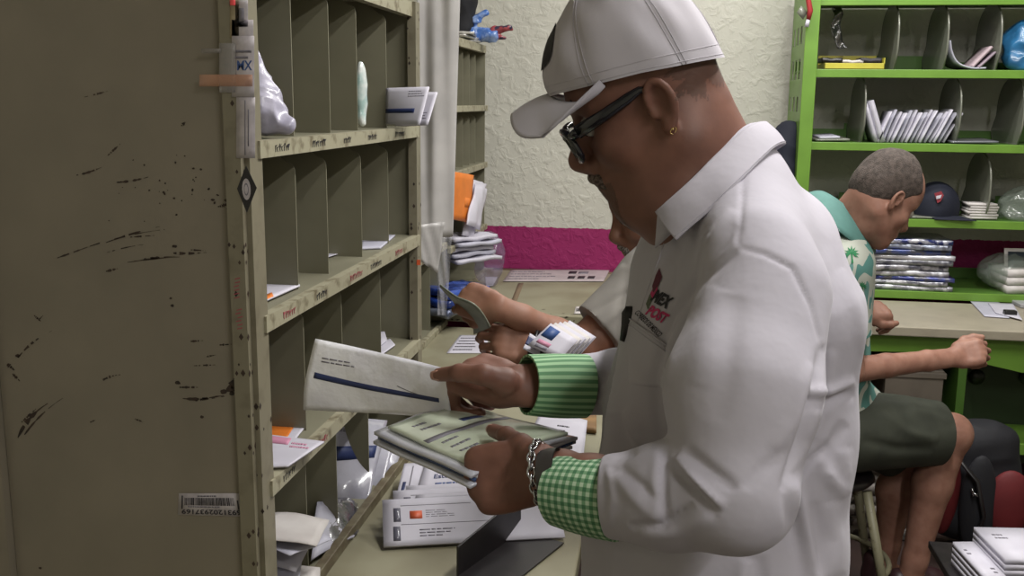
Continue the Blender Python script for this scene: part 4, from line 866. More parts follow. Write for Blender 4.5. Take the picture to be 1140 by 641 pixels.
def hand_ops(s,W,yd,zd,side,curl=(.5,.6,.7,.8),thumb=None,k=1.,spread=.06,elbow=None,wr=.027,curl2=None,thumbw=None,ee=.038):
    """W wrist, yd towards fingers, zd back of hand, side +1 left / -1 right"""
    yd=nrm(yd); zd=np.asarray(zd,float); zd=nrm(zd-yd*(zd@yd)); xd=np.cross(yd,zd)*side
    L=lambda x,y,z:np.asarray(W)+(xd*x+yd*y+zd*z)*k
    A=(xd,yd,zd)
    s.ell(L(.0,.012,0),(.028*k,.022*k,.018*k),A,.015)
    s.ell(L(.003,.055,-.001),(.040*k,.048*k,.0145*k),A,.012)
    s.cap(L(.022,.03,-.008),L(.028,.078,-.002),.016*k,.0125*k,.012); s.cap(L(-.022,.025,-.008),L(-.028,.070,-.003),.015*k,.011*k,.012)
    s.cap(L(-.02,.075,.001),L(.025,.083,.002),.0115*k,.0125*k,.010)
    roots=[(.029,.086),(.0095,.091),(-.0105,.087),(-.0285,.078)]; lens=[(.042,.025,.020),(.046,.029,.021),(.042,.027,.021),(.032,.020,.018)]
    rr=[(.0102,.0088,.0080,.0070),(.0104,.0090,.0082,.0072),(.0098,.0085,.0078,.0069),(.0088,.0075,.0070,.0062)]
    tips=[]
    for i,((x,y),ln,r) in enumerate(zip(roots,lens,rr)):
        c=curl[i]; cs=(c*.9,c*1.15,c*.75) if curl2 is None else curl2[i]
        p=L(x,y,.0); th=0; sp=spread*(1.5-i)
        s.cap(L(x*.85,y-.03,-.001),p,.0115*k,r[0]*k,.008)
        for j in range(3):
            th+=cs[j]; d=nrm(yd*math.cos(th)-zd*math.sin(th)+xd*sp*math.cos(th)); q=p+d*ln[j]*k
            s.cap(p,q,r[j]*k,r[j+1]*k,.0035); p=q
        tips.append((p,d,r[3]*k))
    th=thumb or [(.030,.030,-.010),(.050,.058,-.014),(.052,.086,-.012),(.046,.108,-.010)]
    TP=[np.asarray(t) for t in thumbw] if thumbw is not None else [L(*t) for t in th]
    s.cap(L(.012,.018,-.006),TP[0],.019*k,.0165*k,.012)
    tr=[.0165,.0125,.0108,.0088]
    for j in range(3): s.cap(TP[j],TP[j+1],tr[j]*k,tr[j+1]*k,.006)
    tips.append((TP[3],nrm(TP[3]-TP[2]),tr[3]*k))
    if elbow is not None:
        e=np.asarray(elbow); s.ecap(L(0,.0,0),L(0,0,0)*.75+e*.25,(.029*k,.021*k),(.031*k,.027*k),xd,.012); s.cap(L(0,0,0)*.75+e*.25,e*.65+L(0,0,0)*.35,.029*k,.034*k,.012); s.cap(e*.65+L(0,0,0)*.35,e,.034*k,ee*k,.012)
    return L,tips,(xd,yd,zd)
def body_mesh(name,parts,mats,parent):
    v,f,m=join(parts); return link(name,qmesh(name,v,f,mats,m),parent)
def person(loc,label): return thing('person',loc,label,'person')
# ================================================= the man in white, in front
W0=1.15
pA=person((.09,1.12,0),'person in a white shirt and white cap sorting a handful of mail at the rack')
th=math.radians(27); yw=math.radians(10)
fH=-HR*math.cos(th)*math.cos(yw)+HF*math.cos(th)*math.sin(yw)-HU*math.sin(th)
HA=Frame(P(741,112,1.135),fH,HU*math.cos(th)-HR*math.sin(th),1.03)
aT=math.radians(20); bf=-HR*math.cos(aT)-HF*math.sin(aT); sl=-HF*math.cos(aT)+HR*math.sin(aT)
neckb=P(800,212,1.15)
neck=[(HA(-.012,0,-.03),neckb,.056,.062),(HA(.02,0,-.07),P(765,235,1.13),.045,.055)]
hs=head_sdf(HA,.0024,neck,back=.083,top=.074,jowl=1.15,nose=1.08,cheek=1.05); hv,hf=hs.verts(); hv=smooth(hv,hf,1,.5)
# torso / shirt
SH=P(850,330,.99); EL=P(818,548,.915); WR=P(664,553,1.0)
SH2=P(770,300,1.33); EL2=P(738,445,1.39); WR2=P(636,430,1.275)
def torsoA(s,g=0.):
    e=lambda a,b:(a-g,b-g)
    T0=P(806,222,1.15);Ta=P(808,292,1.155);T1=P(822,350,1.16);T2=P(806,470,1.18);T3=P(790,600,1.20);T4=P(772,790,1.25)
    s.ecap(T0,Ta,e(.065,.085),e(.092,.138),bf,.02); s.ecap(Ta,T1,e(.092,.138),e(.121,.16),bf,.02); s.ecap(T1,T2,e(.121,.16),e(.136,.165),bf,.02); s.ecap(T2,T3,e(.136,.165),e(.146,.172),bf,.02); s.ecap(T3,T4,e(.146,.172),e(.150,.18),bf,.02)
    s.ell(P(848,282,1.17),(.035-g,.12-g,.085-g),(bf+HU*.5,sl,HU-bf*.5),.03)      # upper back

    s.cap(P(820,205,1.15),P(842,285,1.01),.050-g,.055-g,.04); s.cap(P(806,205,1.18),SH2+HU*.02,.05-g,.05-g,.04)
sh=SDF(.0036); torsoA(sh)
UM=P(826,436,.945)
sh.chain([SH,UM,EL],[.066,.071,.055],.02)
sh.chain([EL,P(745,552,.95),P(690,552,.985)],[.054,.050,.043],.015)
sh.chain([SH2,EL2],[.062,.052],.02); sh.chain([EL2,P(690,425,1.33),P(652,428,1.295)],[.050,.043,.040],.015)
sh.plane(V(0,0,.76),(0,0,-1))
sv,sf=sh.verts()
xd=nrm(P(640,553,1.0)-P(694,552,.985))
def cutring(v,p,n,lim):      # flatten the sleeve ends
    d=(v-p)@n; m=(d>0)&(np.linalg.norm(v-p,axis=1)<lim); v=v.copy(); v[m]-=d[m][:,None]*n; return v
sv=cutring(sv,P(676,553,.993),xd,.12); sv=cutring(sv,P(646,429,1.29),nrm(P(600,430,1.25)-P(690,425,1.33)),.12)
sv=smooth(sv,sf,2)
G=-1
FL=[([(828,188),(825,238),(821,275)],3,0.0021*G),([(821,275),(850,282),(882,298),(903,340),(914,385)],3,0.0026*G),
 ([(821,278),(785,306),(756,342),(738,385),(729,420),(731,455),(736,492)],6,0.0056*G),
 ([(768,292),(795,262),(814,232)],6,0.0026),([(781,300),(806,272),(820,250)],5,0.0026*G),
 ([(935,300),(955,345),(962,392)],7,0.0025),
 ([(917,384),(908,430),(893,492),(872,545)],6,0.0085*G),([(924,390),(918,440),(905,490)],8,0.0037),
 ([(800,320),(786,370),(776,430)],16,0.0025),([(820,330),(812,400),(800,470)],14,0.0022*G),
 ([(905,405),(885,468),(862,500)],9,0.0037),([(880,500),(850,520),(830,545)],7,0.0031*G),
 ([(752,508),(776,535),(806,566)],6,0.0076),([(746,518),(772,546),(800,572)],5,0.0068*G),([(762,500),(790,522),(820,545)],6,0.0051*G),
 ([(740,498),(738,545),(741,582)],5,0.0051*G),([(731,500),(729,545),(732,575)],7,0.0025),([(684,528),(706,555),(735,582)],7,0.0031),([(690,520),(715,540),(734,560)],5,0.0034*G),
 ([(700,586),(738,584),(772,560)],4,0.0051*G),([(712,596),(752,594),(790,575)],8,0.0031),([(676,515),(683,555),(676,590)],5,0.0026),
 ([(684,462),(693,485),(705,508)],7,0.0050*G),([(697,455),(704,480),(716,498)],6,0.0051),([(676,440),(682,480),(680,520)],8,0.0025),([(715,408),(708,440),(712,480)],10,0.0031),
 ([(745,345),(752,300),(762,268)],7,0.0019*G),([(728,300),(722,340),(716,380)],9,0.0019),([(760,340),(745,380),(742,430)],7,0.0031),
 ([(884,531),(899,600),(911,660)],7,0.0056),([(873,540),(887,600),(897,650)],8,0.0043*G),([(912,505),(926,535),(940,552)],8,0.0050),([(940,470),(924,500),(918,525)],7,0.0043*G),
 ([(899,449),(925,446),(950,436)],6,0.0068*G),([(900,438),(928,434),(952,424)],6,0.0051),([(880,540),(900,515),(925,495)],5,0.0043*G),([(925,560),(930,600),(925,645)],10,0.0050),([(908,560),(913,600),(912,640)],7,0.0037*G),
 ([(940,500),(946,560),(940,640)],9,0.0037),([(660,600),(700,612),(745,625)],8,0.0025),([(650,612),(655,630),(652,650)],9,0.0031*G),([(830,622),(826,640),(820,660)],9,0.0043),([(845,618),(846,635),(848,660)],8,0.0043*G),([(690,600),(685,625),(684,650)],9,0.0031)]
sv=folds(sv,sf,FL); n=vnormals(sv,sf); sv=sv+n*(vnoise(sv,22,4)*.0010+vnoise(sv,60,9)*.0004)[:,None]
shirtA=link('shirt',qmesh('shirt',sv,sf,m_shirtw),pA); TR=bvh(sv,sf)
bs=SDF(.008); torsoA(bs,.016); bs.chain([SH,UM,EL],[.05,.048,.042],.022); bs.chain([EL,P(700,552,.98)],[.040,.033],.02); bs.chain([SH2,EL2,P(680,427,1.32)],[.05,.042,.034],.02)
hipL,hipR=V(.06,1.06,.88),V(.08,1.28,.88)
bs.cap(V(.065,1.10,.92),V(.075,1.24,.92),.10,.10,.04)
for hp in (hipL,hipR): bs.chain([hp,hp+V(-.03,0,-.42),hp+V(.01,0,-.80)],[.075,.05,.036],.03); bs.cap(hp+V(.02,0,-.835),hp+V(-.15,0,-.85),.035,.028,.02)
bv,bff=bs.verts()
# near (left) hand under the stack
hd=SDF(.0015); Wn=P(606,526,1.065)
LN,tipsN,axN=hand_ops(hd,Wn,-HR*.88+HF*.30-HU*.26,-HF*.82+HU*.30-HR*.25,+1,k=.92,
   curl2=[(1.15,.35,.2),(1.2,.4,.2),(1.25,.45,.25),(1.3,.5,.3)],thumbw=[P(594,506,1.06),P(581,495,1.085),P(564,485,1.125),P(549,479,1.165)],elbow=P(690,550,.985),ee=.034)
nv_,nf_=hd.verts()
hd2=SDF(.0015); Wf=P(583,430,1.262)
LF,tipsF,axF=hand_ops(hd2,Wf,-HR*.84+HF*.50+HU*.08,HU*.90-HF*.30-HR*.1,-1,k=1.0,
   curl2=[(1.35,1.45,.8),(1.1,1.4,.7),(1.15,1.3,.7),(1.25,1.35,.7)],thumbw=[P(562,424,1.235),P(538,417,1.222),P(512,415,1.235),P(489,417,1.262)],elbow=P(680,427,1.33))
fv_,ff_=hd2.verts()
body_mesh('body',[(hv,hf,0),(bv,bff,0),(smooth(nv_,nf_,1),nf_,0),(smooth(fv_,ff_,1),ff_,0)],[m_skinA],pA)
def nail(tip,up,parent,w=.0058,l=.0075,m=m_nail):
    p,d,r=tip; up=nrm(up-d*(up@d)); s_=np.cross(d,up); b=MB()
    b.sheet(lambda u,v:p+d*((v-.35)*2*l-.0)+s_*(u-.5)*2*w*(1-.25*v*v)+up*(r*.93-(u-.5)**2*.008-max(0,v-.4)*.003),6,6,.0008)
    b.build('nail',m,parent)
nail(tipsN[4],-HF*.5+HU*.3-HR*.3,pA); nail(tipsF[4],-HF+HU*.2,pA,.0066,.008)
eyes(HA,pA)
def shell(name,v,f,H,test,off,m,parent):
    q=(v-H.o)/H.k; L=np.stack([q@H.x,q@H.y,q@H.z],1); n=vnormals(v,f); c=L[f].mean(1); keep=test(c[:,0],c[:,1],c[:,2]); ff=f[keep]; idx=np.unique(ff); mp=np.full(len(v),-1); mp[idx]=np.arange(len(idx))
    vv=v[idx]+n[idx]*(off+np.abs(vnoise(v[idx],500,3))*off)[:,None]; return link(name,qmesh(name,vv,mp[ff],m),parent)
m_stub=mat('grey stubble','#6b625c',.8,'#4a3d36',300,alpha=.30); m_stub2=mat('cropped grey hair','#5e544e',.8,'#453a34',300,alpha=.30)
shell('hair',hv,hf,HA,lambda x,y,z:(x<-.018+.006*np.sin(z*300)+.004*np.sin(z*730))&(z>-.006+.007*np.sin(x*170+y*90)+.004*np.sin(x*520+1)+.003*np.sin(x*1300+z*700))&(z<.07)&(np.abs(y)<.09),.0006,m_stub2,pA)
shell('beard_stubble',hv,hf,HA,lambda x,y,z:(x>.058)&(z<-.052)&(z>-.115)&(np.abs(y)<.035),.0005,m_stub,pA)
# moustache, eyebrows, short hair at the nape
def fuzz(H,name,ops,m,parent,h=.0022,amp=.0016,sc=260):
    s=SDF(h)
    for o in ops: s.cap(H(*o[0]),H(*o[1]),o[2]*H.k,o[3]*H.k,.006)
    v,f=s.verts(); n=vnormals(v,f); v=v+n*(vnoise(v,sc,2)*amp)[:,None]; return link(name,qmesh(name,v,f,m),parent)
fuzz(HA,'moustache',[((.106,0,-.042),(.101,.018,-.048),.0085,.0075),((.106,0,-.042),(.101,-.018,-.048),.0085,.0075),((.101,.018,-.048),(.092,.028,-.064),.0075,.004),((.101,-.018,-.048),(.092,-.028,-.064),.0075,.004)],mat('greying moustache','#6d5f58',.75,'#3a2c27',260,.42,.6,bump=1,bscale=420,dist=.002),pA)
for g in (-1,1): fuzz(HA,'eyebrow',[((.093,g*.012,.040),(.088,g*.034,.046),.004,.0035),((.088,g*.034,.046),(.074,g*.050,.040),.0035,.002)],mat('dark eyebrow','#33241e',.7,bump=1,bscale=400),pA)
# ear stud
b=MB(); c=HA(.004,.083,-.024); b.lathe(c,[(.0001,-.002),(.0019,-.001),(.0022,.0006),(.0012,.002),(.0001,.0024)],ax=HA.y,seg=12); b.build('ear_stud',mat('gold','#e0c38a',.15,metal=1),pA)
b=MB(); b.tube([HA(.004,.083,-.026)+(-HU*math.cos(a)*.0035+HA.x*math.sin(a)*.0035) for a in np.linspace(0,5.9,12)],.0006,6); b.build('ear_ring',mat('gold','#e0c38a',.15,metal=1),pA)
# glasses
gl=bpy.data.objects.new('glasses',None); COL.objects.link(gl); gl.parent=pA; gl.location=Vector(HA(.11,0,0)-wloc(pA)); 
m_gf=mat('black glasses frame','#15161d',.18,coat=.5); m_lens=mat('spectacle lens','#aab0b8',.05,alpha=.25,coat=.8)
for g in (-1,1):
    pts=[]
    for a in np.linspace(0,2*math.pi,29)[:-1]:
        ca,sa=math.cos(a),math.sin(a); rx=.0265*math.copysign(abs(ca)**.65,ca); rz=.0185*math.copysign(abs(sa)**.65,sa)
        y=g*.034+rx; pts.append(HA(.1155-(abs(y)/.06)**2*.010+rz*.12,y,.003+rz))
    b=MB(); b.tube(pts,.0040,8,closed=True); b.build('rim',m_gf,gl)
    b=MB(); b.add(pts,[tuple(range(len(pts)))]); b.add([p-HA.x*.0015 for p in pts],[tuple(range(len(pts)))[::-1]]); b.build('lens',m_lens,gl)
    b=MB(); b.tube([HA(.104,g*.058,.014),HA(.102,g*.0655,.014),HA(.094,g*.0745,.016)],[.006,.0075,.0078],8,flat=.6); b.build('hinge',m_gf,gl)
    b=MB(); b.tube([HA(.096,g*.0735,.016),HA(.06,g*.0775,.020),HA(.030,g*.0785,.025),HA(.018,g*.0785,.027),HA(.008,g*.0780,.022),HA(-.002,g*.0765,.010)],[.0078,.0070,.0058,.0042,.003,.0024],8,flat=.5,upv=HA.y); b.build('temple_arm',m_gf,gl)
b=MB(); b.tube([HA(.117,-.010,.009),HA(.120,0,.012),HA(.117,.010,.009)],.0026,8); b.build('bridge',m_gf,gl)
# cap
cp=bpy.data.objects.new('cap',None); COL.objects.link(cp); cp.parent=pA; cp.location=Vector(HA(0,0,.04)-wloc(pA)); cp['label']='white baseball cap'
def crown(u,v,off=0.):
    a=u*2*math.pi; t=v; ca,sa=math.cos(a),math.sin(a)
    rf=.106 if ca>0 else .085; fr=max(0,ca)
    rim_z=.014+.048*(ca*.5+.5)+.004*abs(sa)
    q=t*math.pi/2; rad=math.cos(q)**(.66+1.25*fr); hh=math.sin(q)**(.95)
    x=.008+(rf*ca)*rad+.004*t; y=.086*sa*rad; z=rim_z+(.158-rim_z+.010*fr*(1-t))*hh
    seam=0
    for sgm in range(6): d=abs(((a-sgm*math.pi/3+math.pi)%(2*math.pi))-math.pi); seam=max(seam,math.exp(-(d/.03)**2))
    bump=.0015*math.sin(6*a+9*t)*math.sin(5*t+2*a)+.0012*math.sin(13*a+4)*math.sin(7*t)
    k=1+(off-.0012*seam+bump)/.09
    return HA(.008+(x-.008)*k,y*k,.05+(z-.05)*k)
b=MB(); b.grid(lambda u,v:crown(u,v*.995),72,28); b.grid(lambda u,v:crown(1-u,v*.995,-.003),48,14)
b.build('crown',m_capw,cp)
b=MB()
for v0 in (.015,.06): b.tube([crown(u,v0,.0002) for u in np.linspace(0,1,60)[:-1]],.0004,5,closed=True)
for sgm in range(6): b.tube([crown(sgm/6+.005,v,.0001) for v in np.linspace(.0,.97,18)],.00035,5); b.tube([crown(sgm/6-.005,v,.0001) for v in np.linspace(.0,.97,18)],.00035,5)
b.build('stitching',m_capw,cp)
def brim(u,v):
    s=(u-.5)*2; y=.080*s; xi=.010+.103*math.sqrt(max(0,1-(.93*s)**2)); xo=.050+.111*max(0,1-abs(s)**7)**.45
    x=xi+(max(xo,xi)-xi)*v; g=min(1,max(0,(x-.045)/.085))
    return HA(x,y*(1+.04*v),.036+.25*min(x,.113)+.009*v-.052*s*s*g-.010*v*v*(1-s*s))
b=MB(); b.sheet(brim,40,14,.0035); b.build('brim',m_capw,cp,bev=0)
b=MB(); b.sheet(lambda u,v:brim(u,v),40,8,.0006,v0=.93,v1=.96,lift=.0022); b.sheet(lambda u,v:brim(u,v),40,2,.0006,v0=.78,v1=.79,lift=.002); b.build('brim_stitching',m_capw,cp)
b=MB(); c=crown(0,.995); b.lathe(HA(.014,0,.158),[(.0001,.006),(.006,.004),(.007,0),(.006,-.002)],ax=HA.z,seg=14); b.build('button',m_capw,cp)
b=MB(); ep=[]
for a in np.linspace(0,2*math.pi,33)[:-1]: ep.append((.012*0+.050*math.cos(a),.36+.22*math.sin(a)))
b.add([crown(0.015+e[0],e[1],.003) for e in ep],[tuple(range(32))],0)
n=16
rings=[[crown((.030+.058*r_*math.cos(a))%1,.31+.15*r_*math.sin(a),.0012) for a in np.linspace(0,2*math.pi,25)[:-1]] for r_ in (.05,.35,.7,1.)]
b=MB(); vs=[p for rg in rings for p in rg]; b.add(vs,[(i*24+j,i*24+(j+1)%24,(i+1)*24+(j+1)%24,(i+1)*24+j) for i in range(3) for j in range(24)]+[tuple(range(24))]); b.build('emblem',mat('black embroidery','#18161a',.7),cp)
b=MB()
for aa,vv in ((1/12,.62),(3/12,.6),(-1/12,.62)): b.lathe(crown(aa%1,vv,.0006),[(.0001,.0012),(.0018,.0008),(.0022,0)],ax=nrm(crown(aa%1,vv)-HA(0,0,.06)),seg=8)
b.build('eyelet',m_grey,cp)
# collar
def ring(px): return [P(*p) for p in px]
top=ring([(731,236,1.082),(744,224,1.070),(768,202,1.065),(800,170,1.075),(832,141,1.10),(850,136,1.15),(846,142,1.20),(815,160,1.245),(775,200,1.255),(742,226,1.235),(728,240,1.20)])
bot=ring([(753,267,1.045),(766,255,1.040),(790,234,1.035),(822,203,1.04),(858,166,1.085),(872,160,1.15),(862,168,1.22),(825,190,1.27),(778,225,1.28),(745,250,1.27),(722,272,1.22)])
def spl(c,t):
    n=len(c)-1; s=min(max(t,0),.99999)*n; i=int(s); k=s-i; p0,p1,p2,p3=c[max(i-1,0)],c[i],c[i+1],c[min(i+2,n)]
    return .5*((2*p1)+(-p0+p2)*k+(2*p0-5*p1+4*p2-p3)*k*k+(-p0+3*p1-3*p2+p3)*k**3)
cc=(spl(top,.2)+spl(top,.8))/2
def collar(u,v):
    a,b_=spl(top,u),spl(bot,u); p=a+(b_-a)*v; o=nrm(p-cc-HU*((p-cc)@HU)); return p+o*(.003*math.sin(math.pi*v)+.002)
b=MB(); b.sheet(collar,64,12,.003); b.sheet(lambda u,v:collar(u,v),60,2,.0008,u0=.02,u1=.98,v0=.92,v1=.94,lift=-.0018)
b.build('collar',m_shirtw,shirtA)
def stand_(u,v):
    a=spl(top,u); c=cc+HU*((a-cc)@HU); o=nrm(a-c); return a-o*.004-HU*(.04*v)+o*.004*v
b=MB(); b.sheet(stand_,48,4,.002); b.build('collar_stand',m_shirtw,shirtA)
# pocket, placket, logo : cloth lying on the shirt
def drape(mb,pts2d,faces,off,mi=0):
    vs=[cast(TR,x,y,off) for x,y in pts2d]
    good=[i for i,v in enumerate(vs) if v is not None]; ok=set(good)
    vs=[v if v is not None else V(0,0,0) for v in vs]; mb.add(vs,[f for f in faces if all(i in ok for i in f)],mi,True)
def patch(mb,q,nu,nv,off,mi=0,thick=.0015):
    def g(u,v): return (q[0][0]*(1-u)*(1-v)+q[1][0]*u*(1-v)+q[2][0]*u*v+q[3][0]*(1-u)*v, q[0][1]*(1-u)*(1-v)+q[1][1]*u*(1-v)+q[2][1]*u*v+q[3][1]*(1-u)*v)
    pts=[]; 
    for i in range(nu+1):
        for j in range(nv+1): pts.append((g(i/nu,j/nv),off if 0<i<nu and 0<j<nv else off*.1))
    vs=[cast(TR,p[0],p[1],o) for p,o in pts]; 
    if any(v is None for v in vs): return print('patch miss',q)
    I=lambda i,j:i*(nv+1)+j; mb.add(vs,[(I(i,j),I(i+1,j),I(i+1,j+1),I(i,j+1)) for i in range(nu) for j in range(nv)],mi,True)
b=MB(); patch(b,[(697,352),(741,384),(739,432),(700,428)],24,24,.003); b.build('pocket',m_shirtw,shirtA)
b=MB(); pts=[cast(TR,697+44*t,352+32*t,.004) for t in np.linspace(0,1,14)]; b.tube([p for p in pts if p is not None],.0012,6); pts=[cast(TR,697+43.5*t,359+32*t,.0035) for t in np.linspace(0,1,14)]; b.tube([p for p in pts if p is not None],.0006,5); b.build('pocket_hem',m_shirtw,shirtA)
def logo(mb,s,c,ang,w,h,mi,shear=0.,off=.0016,bold=.03):
    vs,fs=text2d(s,1,bold); lo,hi=vs.min(0),vs.max(0); q=(vs-lo)/(hi-lo)-.5
    ca,sa=math.cos(ang),math.sin(ang); pts=[]
    for x,y in q: X,Y=x*w+y*shear,-y*h; pts.append((c[0]+X*ca-Y*sa,c[1]+X*sa+Y*ca))
    drape(mb,pts,fs,off,mi)
b=MB(); logo(b,'MEX',(737,333),.50,21,15,0,2.5,bold=.05); logo(b,'CORREOS DE MEXICO',(722,360),.78,38,6.5,0,1.,bold=.02); logo(b,'POST',(732,350),.50,23,13,1,2.5,bold=.05)
for mi,pl in ((2,[(734,298),(737,308),(733,318),(727,326),(726,318),(730,306)]),(3,[(727,322),(730,324),(726,334),(721,345),(719,338),(723,328)]),(1,[(731,314),(732,322),(726,332),(724,326)])):
    drape(b,pl,[tuple(range(len(pl)))],.0016,mi)
b.build('embroidered_emblem',[mat('black thread','#1f1d24',.7),mat('magenta thread','#b42c62',.7),mat('maroon thread','#5a2236',.7),mat('olive thread','#5c6350',.7)],shirtA)
b=MB(); b.lathe(cast(TR,693,281,.0015),[(.0001,.0012),(.004,.001),(.0048,0)],ax=-CF,seg=12) if cast(TR,693,281) is not None else 0
if b.v: b.build('button',mat('pearl button','#c9c6cc',.25),shirtA)
b=MB(); b.tube([p for p in [cast(TR,x,y,.0008) for x,y in [(742,262),(733,290),(722,320),(712,350),(704,375)]] if p is not None],.0009,6)
if len(b.v)>10: b.build('placket_seam',m_shirtw,shirtA)
# dark spectacle case in the pocket
c=cast(TR,700,352,.006); c0=c if c is not None else P(700,352,1.05)
b=MB(); b.tube([c0+HU*.012,c0+HU*.004,c0-HU*.012+HR*.0,c0-HU*.03-HR*.006],[.004,.0085,.0085,.004],10,flat=.6,upv=HF); o=b.build('glasses_case',m_black,bev=0); tag(o,'black glasses case tucked into the pocket of the white shirt','glasses case')
# green cuffs
def gingham(name,ku,kv,light,mid,dark,stripe=False):
    m=bpy.data.materials.new(name); m.use_nodes=True; n=m.node_tree.nodes; l=m.node_tree.links; b=n['Principled BSDF']; b.inputs['Roughness'].default_value=.8
    uv=n.new('ShaderNodeUVMap'); sp=n.new('ShaderNodeSeparateXYZ'); l.new(uv.outputs[0],sp.inputs[0]); fac=[]
    for ax,k in ((0,ku),(1,kv)):
        mu=n.new('ShaderNodeMath'); mu.operation='MULTIPLY'; mu.inputs[1].default_value=k*2*math.pi; l.new(sp.outputs[ax],mu.inputs[0])
        si=n.new('ShaderNodeMath'); si.operation='SINE'; l.new(mu.outputs[0],si.inputs[0])
        mr=n.new('ShaderNodeMapRange'); mr.inputs[1].default_value=-.25; mr.inputs[2].default_value=.25; l.new(si.outputs[0],mr.inputs[0]); fac.append(mr)
    ad=n.new('ShaderNodeMath'); ad.operation='ADD'
    if stripe: l.new(fac[0].outputs[0],ad.inputs[0]); ad.inputs[1].default_value=0
    else: l.new(fac[0].outputs[0],ad.inputs[0]); l.new(fac[1].outputs[0],ad.inputs[1])
    dv=n.new('ShaderNodeMath'); dv.operation='MULTIPLY'; dv.inputs[1].default_value=1. if stripe else .5; l.new(ad.outputs[0],dv.inputs[0])
    cr=n.new('ShaderNodeValToRGB'); e=cr.color_ramp.elements; e[0].color=srgb(light); e[1].color=srgb(dark); x=cr.color_ramp.elements.new(.5); x.color=srgb(mid); l.new(dv.outputs[0],cr.inputs[0]); l.new(cr.outputs[0],b.inputs['Base Color'])
    return m
def cuff(name,a,b_,ra,rb,m,parent,flare=.0,fx=1.,upv=None,wob=.001,seam=0):
    a,b_=np.asarray(a),np.asarray(b_); d=nrm(b_-a); x=nrm(np.cross(d,upv if upv is not None else HU)); y=np.cross(d,x)
    def fn(u,v,k=0):
        t=2*math.pi*u; r=(ra+(rb-ra)*v)+wob*math.sin(3*t+2*v)+.0015*math.sin(math.pi*v)-k
        return a+(b_-a)*v+x*r*math.cos(t)*fx+y*r*math.sin(t)
    mb=MB(); mb.grid(lambda u,v:fn(u,v),64,10); mb.grid(lambda u,v:fn(1-u,v,.003),64,6); mb.grid(lambda u,v:fn(u,1,.003*v),64,1); mb.grid(lambda u,v:fn(u,0,.003*(1-v)),64,1)
    return mb.build(name,m,parent)
cuff('cuff',P(690,556,.988),P(620,546,1.03),.0405,.0365,gingham('green gingham',30,9,'#b3c8ad','#6f9873','#42714f'),shirtA,upv=HF,fx=1.,wob=.0012)
cuff('cuff',P(650,429,1.292),P(587,428,1.262),.0415,.0385,gingham('green striped cuff',26,1,'#a0c79c','#7fac80','#5f8f66',True),shirtA,upv=HF,wob=.001)
# watch and chain bracelet on the near wrist
wa=bpy.data.objects.new('wristwatch',None); COL.objects.link(wa); wa.parent=pA; wa.location=Vector(Wn-wloc(pA)); xN,yN,zN=axN
wc=P(617,532,1.030); 
def wring(c,r0,r1,t): return c+xN*math.cos(t)*r0+zN*math.sin(t)*r1
b=MB(); b.grid(lambda u,v:wring(wc+yN*(v-.5)*.018-HU*.004,.034+.001*math.sin(math.pi*v),.029+.001*math.sin(math.pi*v),2*math.pi*u),40,4); b.grid(lambda u,v:wring(wc+yN*(.5-v)*.018-HU*.004,.032,.027,2*math.pi*u),40,4)
b.build('strap',mat('dark watch strap','#33302f',.35),wa)
cs=wring(wc,.033,.027,-math.pi*.62); nn=nrm(cs-wc); b=MB(); b.lathe(cs,[(.0001,-.004),(.017,-.004),(.0185,0),(.017,.005),(.0001,.0055)],ax=nn,seg=28); b.build('watch_case',m_chrome,wa)
br=bpy.data.objects.new('bracelet',None); COL.objects.link(br); br.parent=pA; br.location=Vector(Wn-wloc(pA)); bc=P(603,529,1.042)
for i in range(26):
    t=i/26*2*math.pi; c=wring(bc+yN*.0,.0345,.0285,t); tg=nrm(wring(bc,.0345,.0285,t+.05)-c); ou=nrm(c-bc); sd=np.cross(tg,ou); al=ou if i%2 else sd
    b=MB(); b.tube([c+tg*math.cos(q)*.0060+al*math.sin(q)*.0042 for q in np.linspace(0,2*math.pi,13)[:-1]],.0014,6,closed=True); b.build('chain_link',m_chrome,br)
# trousers and shoes
ts=SDF(.008); ts.ecap(V(.065,1.17,.88),V(.065,1.17,.96),(.125,.145),(.125,.145),V(1,0,0),.03)
for hp in (hipL,hipR): ts.chain([hp,hp+V(-.03,0,-.42),hp+V(.01,0,-.79)],[.095,.075,.06],.04)
v,f=ts.verts(); v=v+vnormals(v,f)*(vnoise(v,18,3)*.006)[:,None]; link('trousers',qmesh('trousers',v,f,m_dark),pA)
def shoe(heel,d,parent,k=1.,m=m_shoe):
    d=nrm(V(d[0],d[1],0)); s_=V(-d[1],d[0],0); s=SDF(.005); h=V(heel[0],heel[1],0)
    s.ecap(h+V(0,0,.045*k),h+d*.15*k+V(0,0,.035*k),(.035*k,.042*k),(.045*k,.030*k),s_,.02); s.ell(h+d*.19*k+V(0,0,.03*k),(.06*k,.045*k,.030*k),(d,s_,HU),.02); s.cap(h+V(0,0,.05*k),h+V(0,0,.10*k),.038*k,.036*k,.02)
    s.plane((0,0,.004),(0,0,-1)); v,f=s.verts(); return link('shoe',qmesh('shoe',v,f,m),parent)
for hp in (hipL,hipR): shoe(hp+V(.03,0,0),(-1,-.1),pA,1.05)
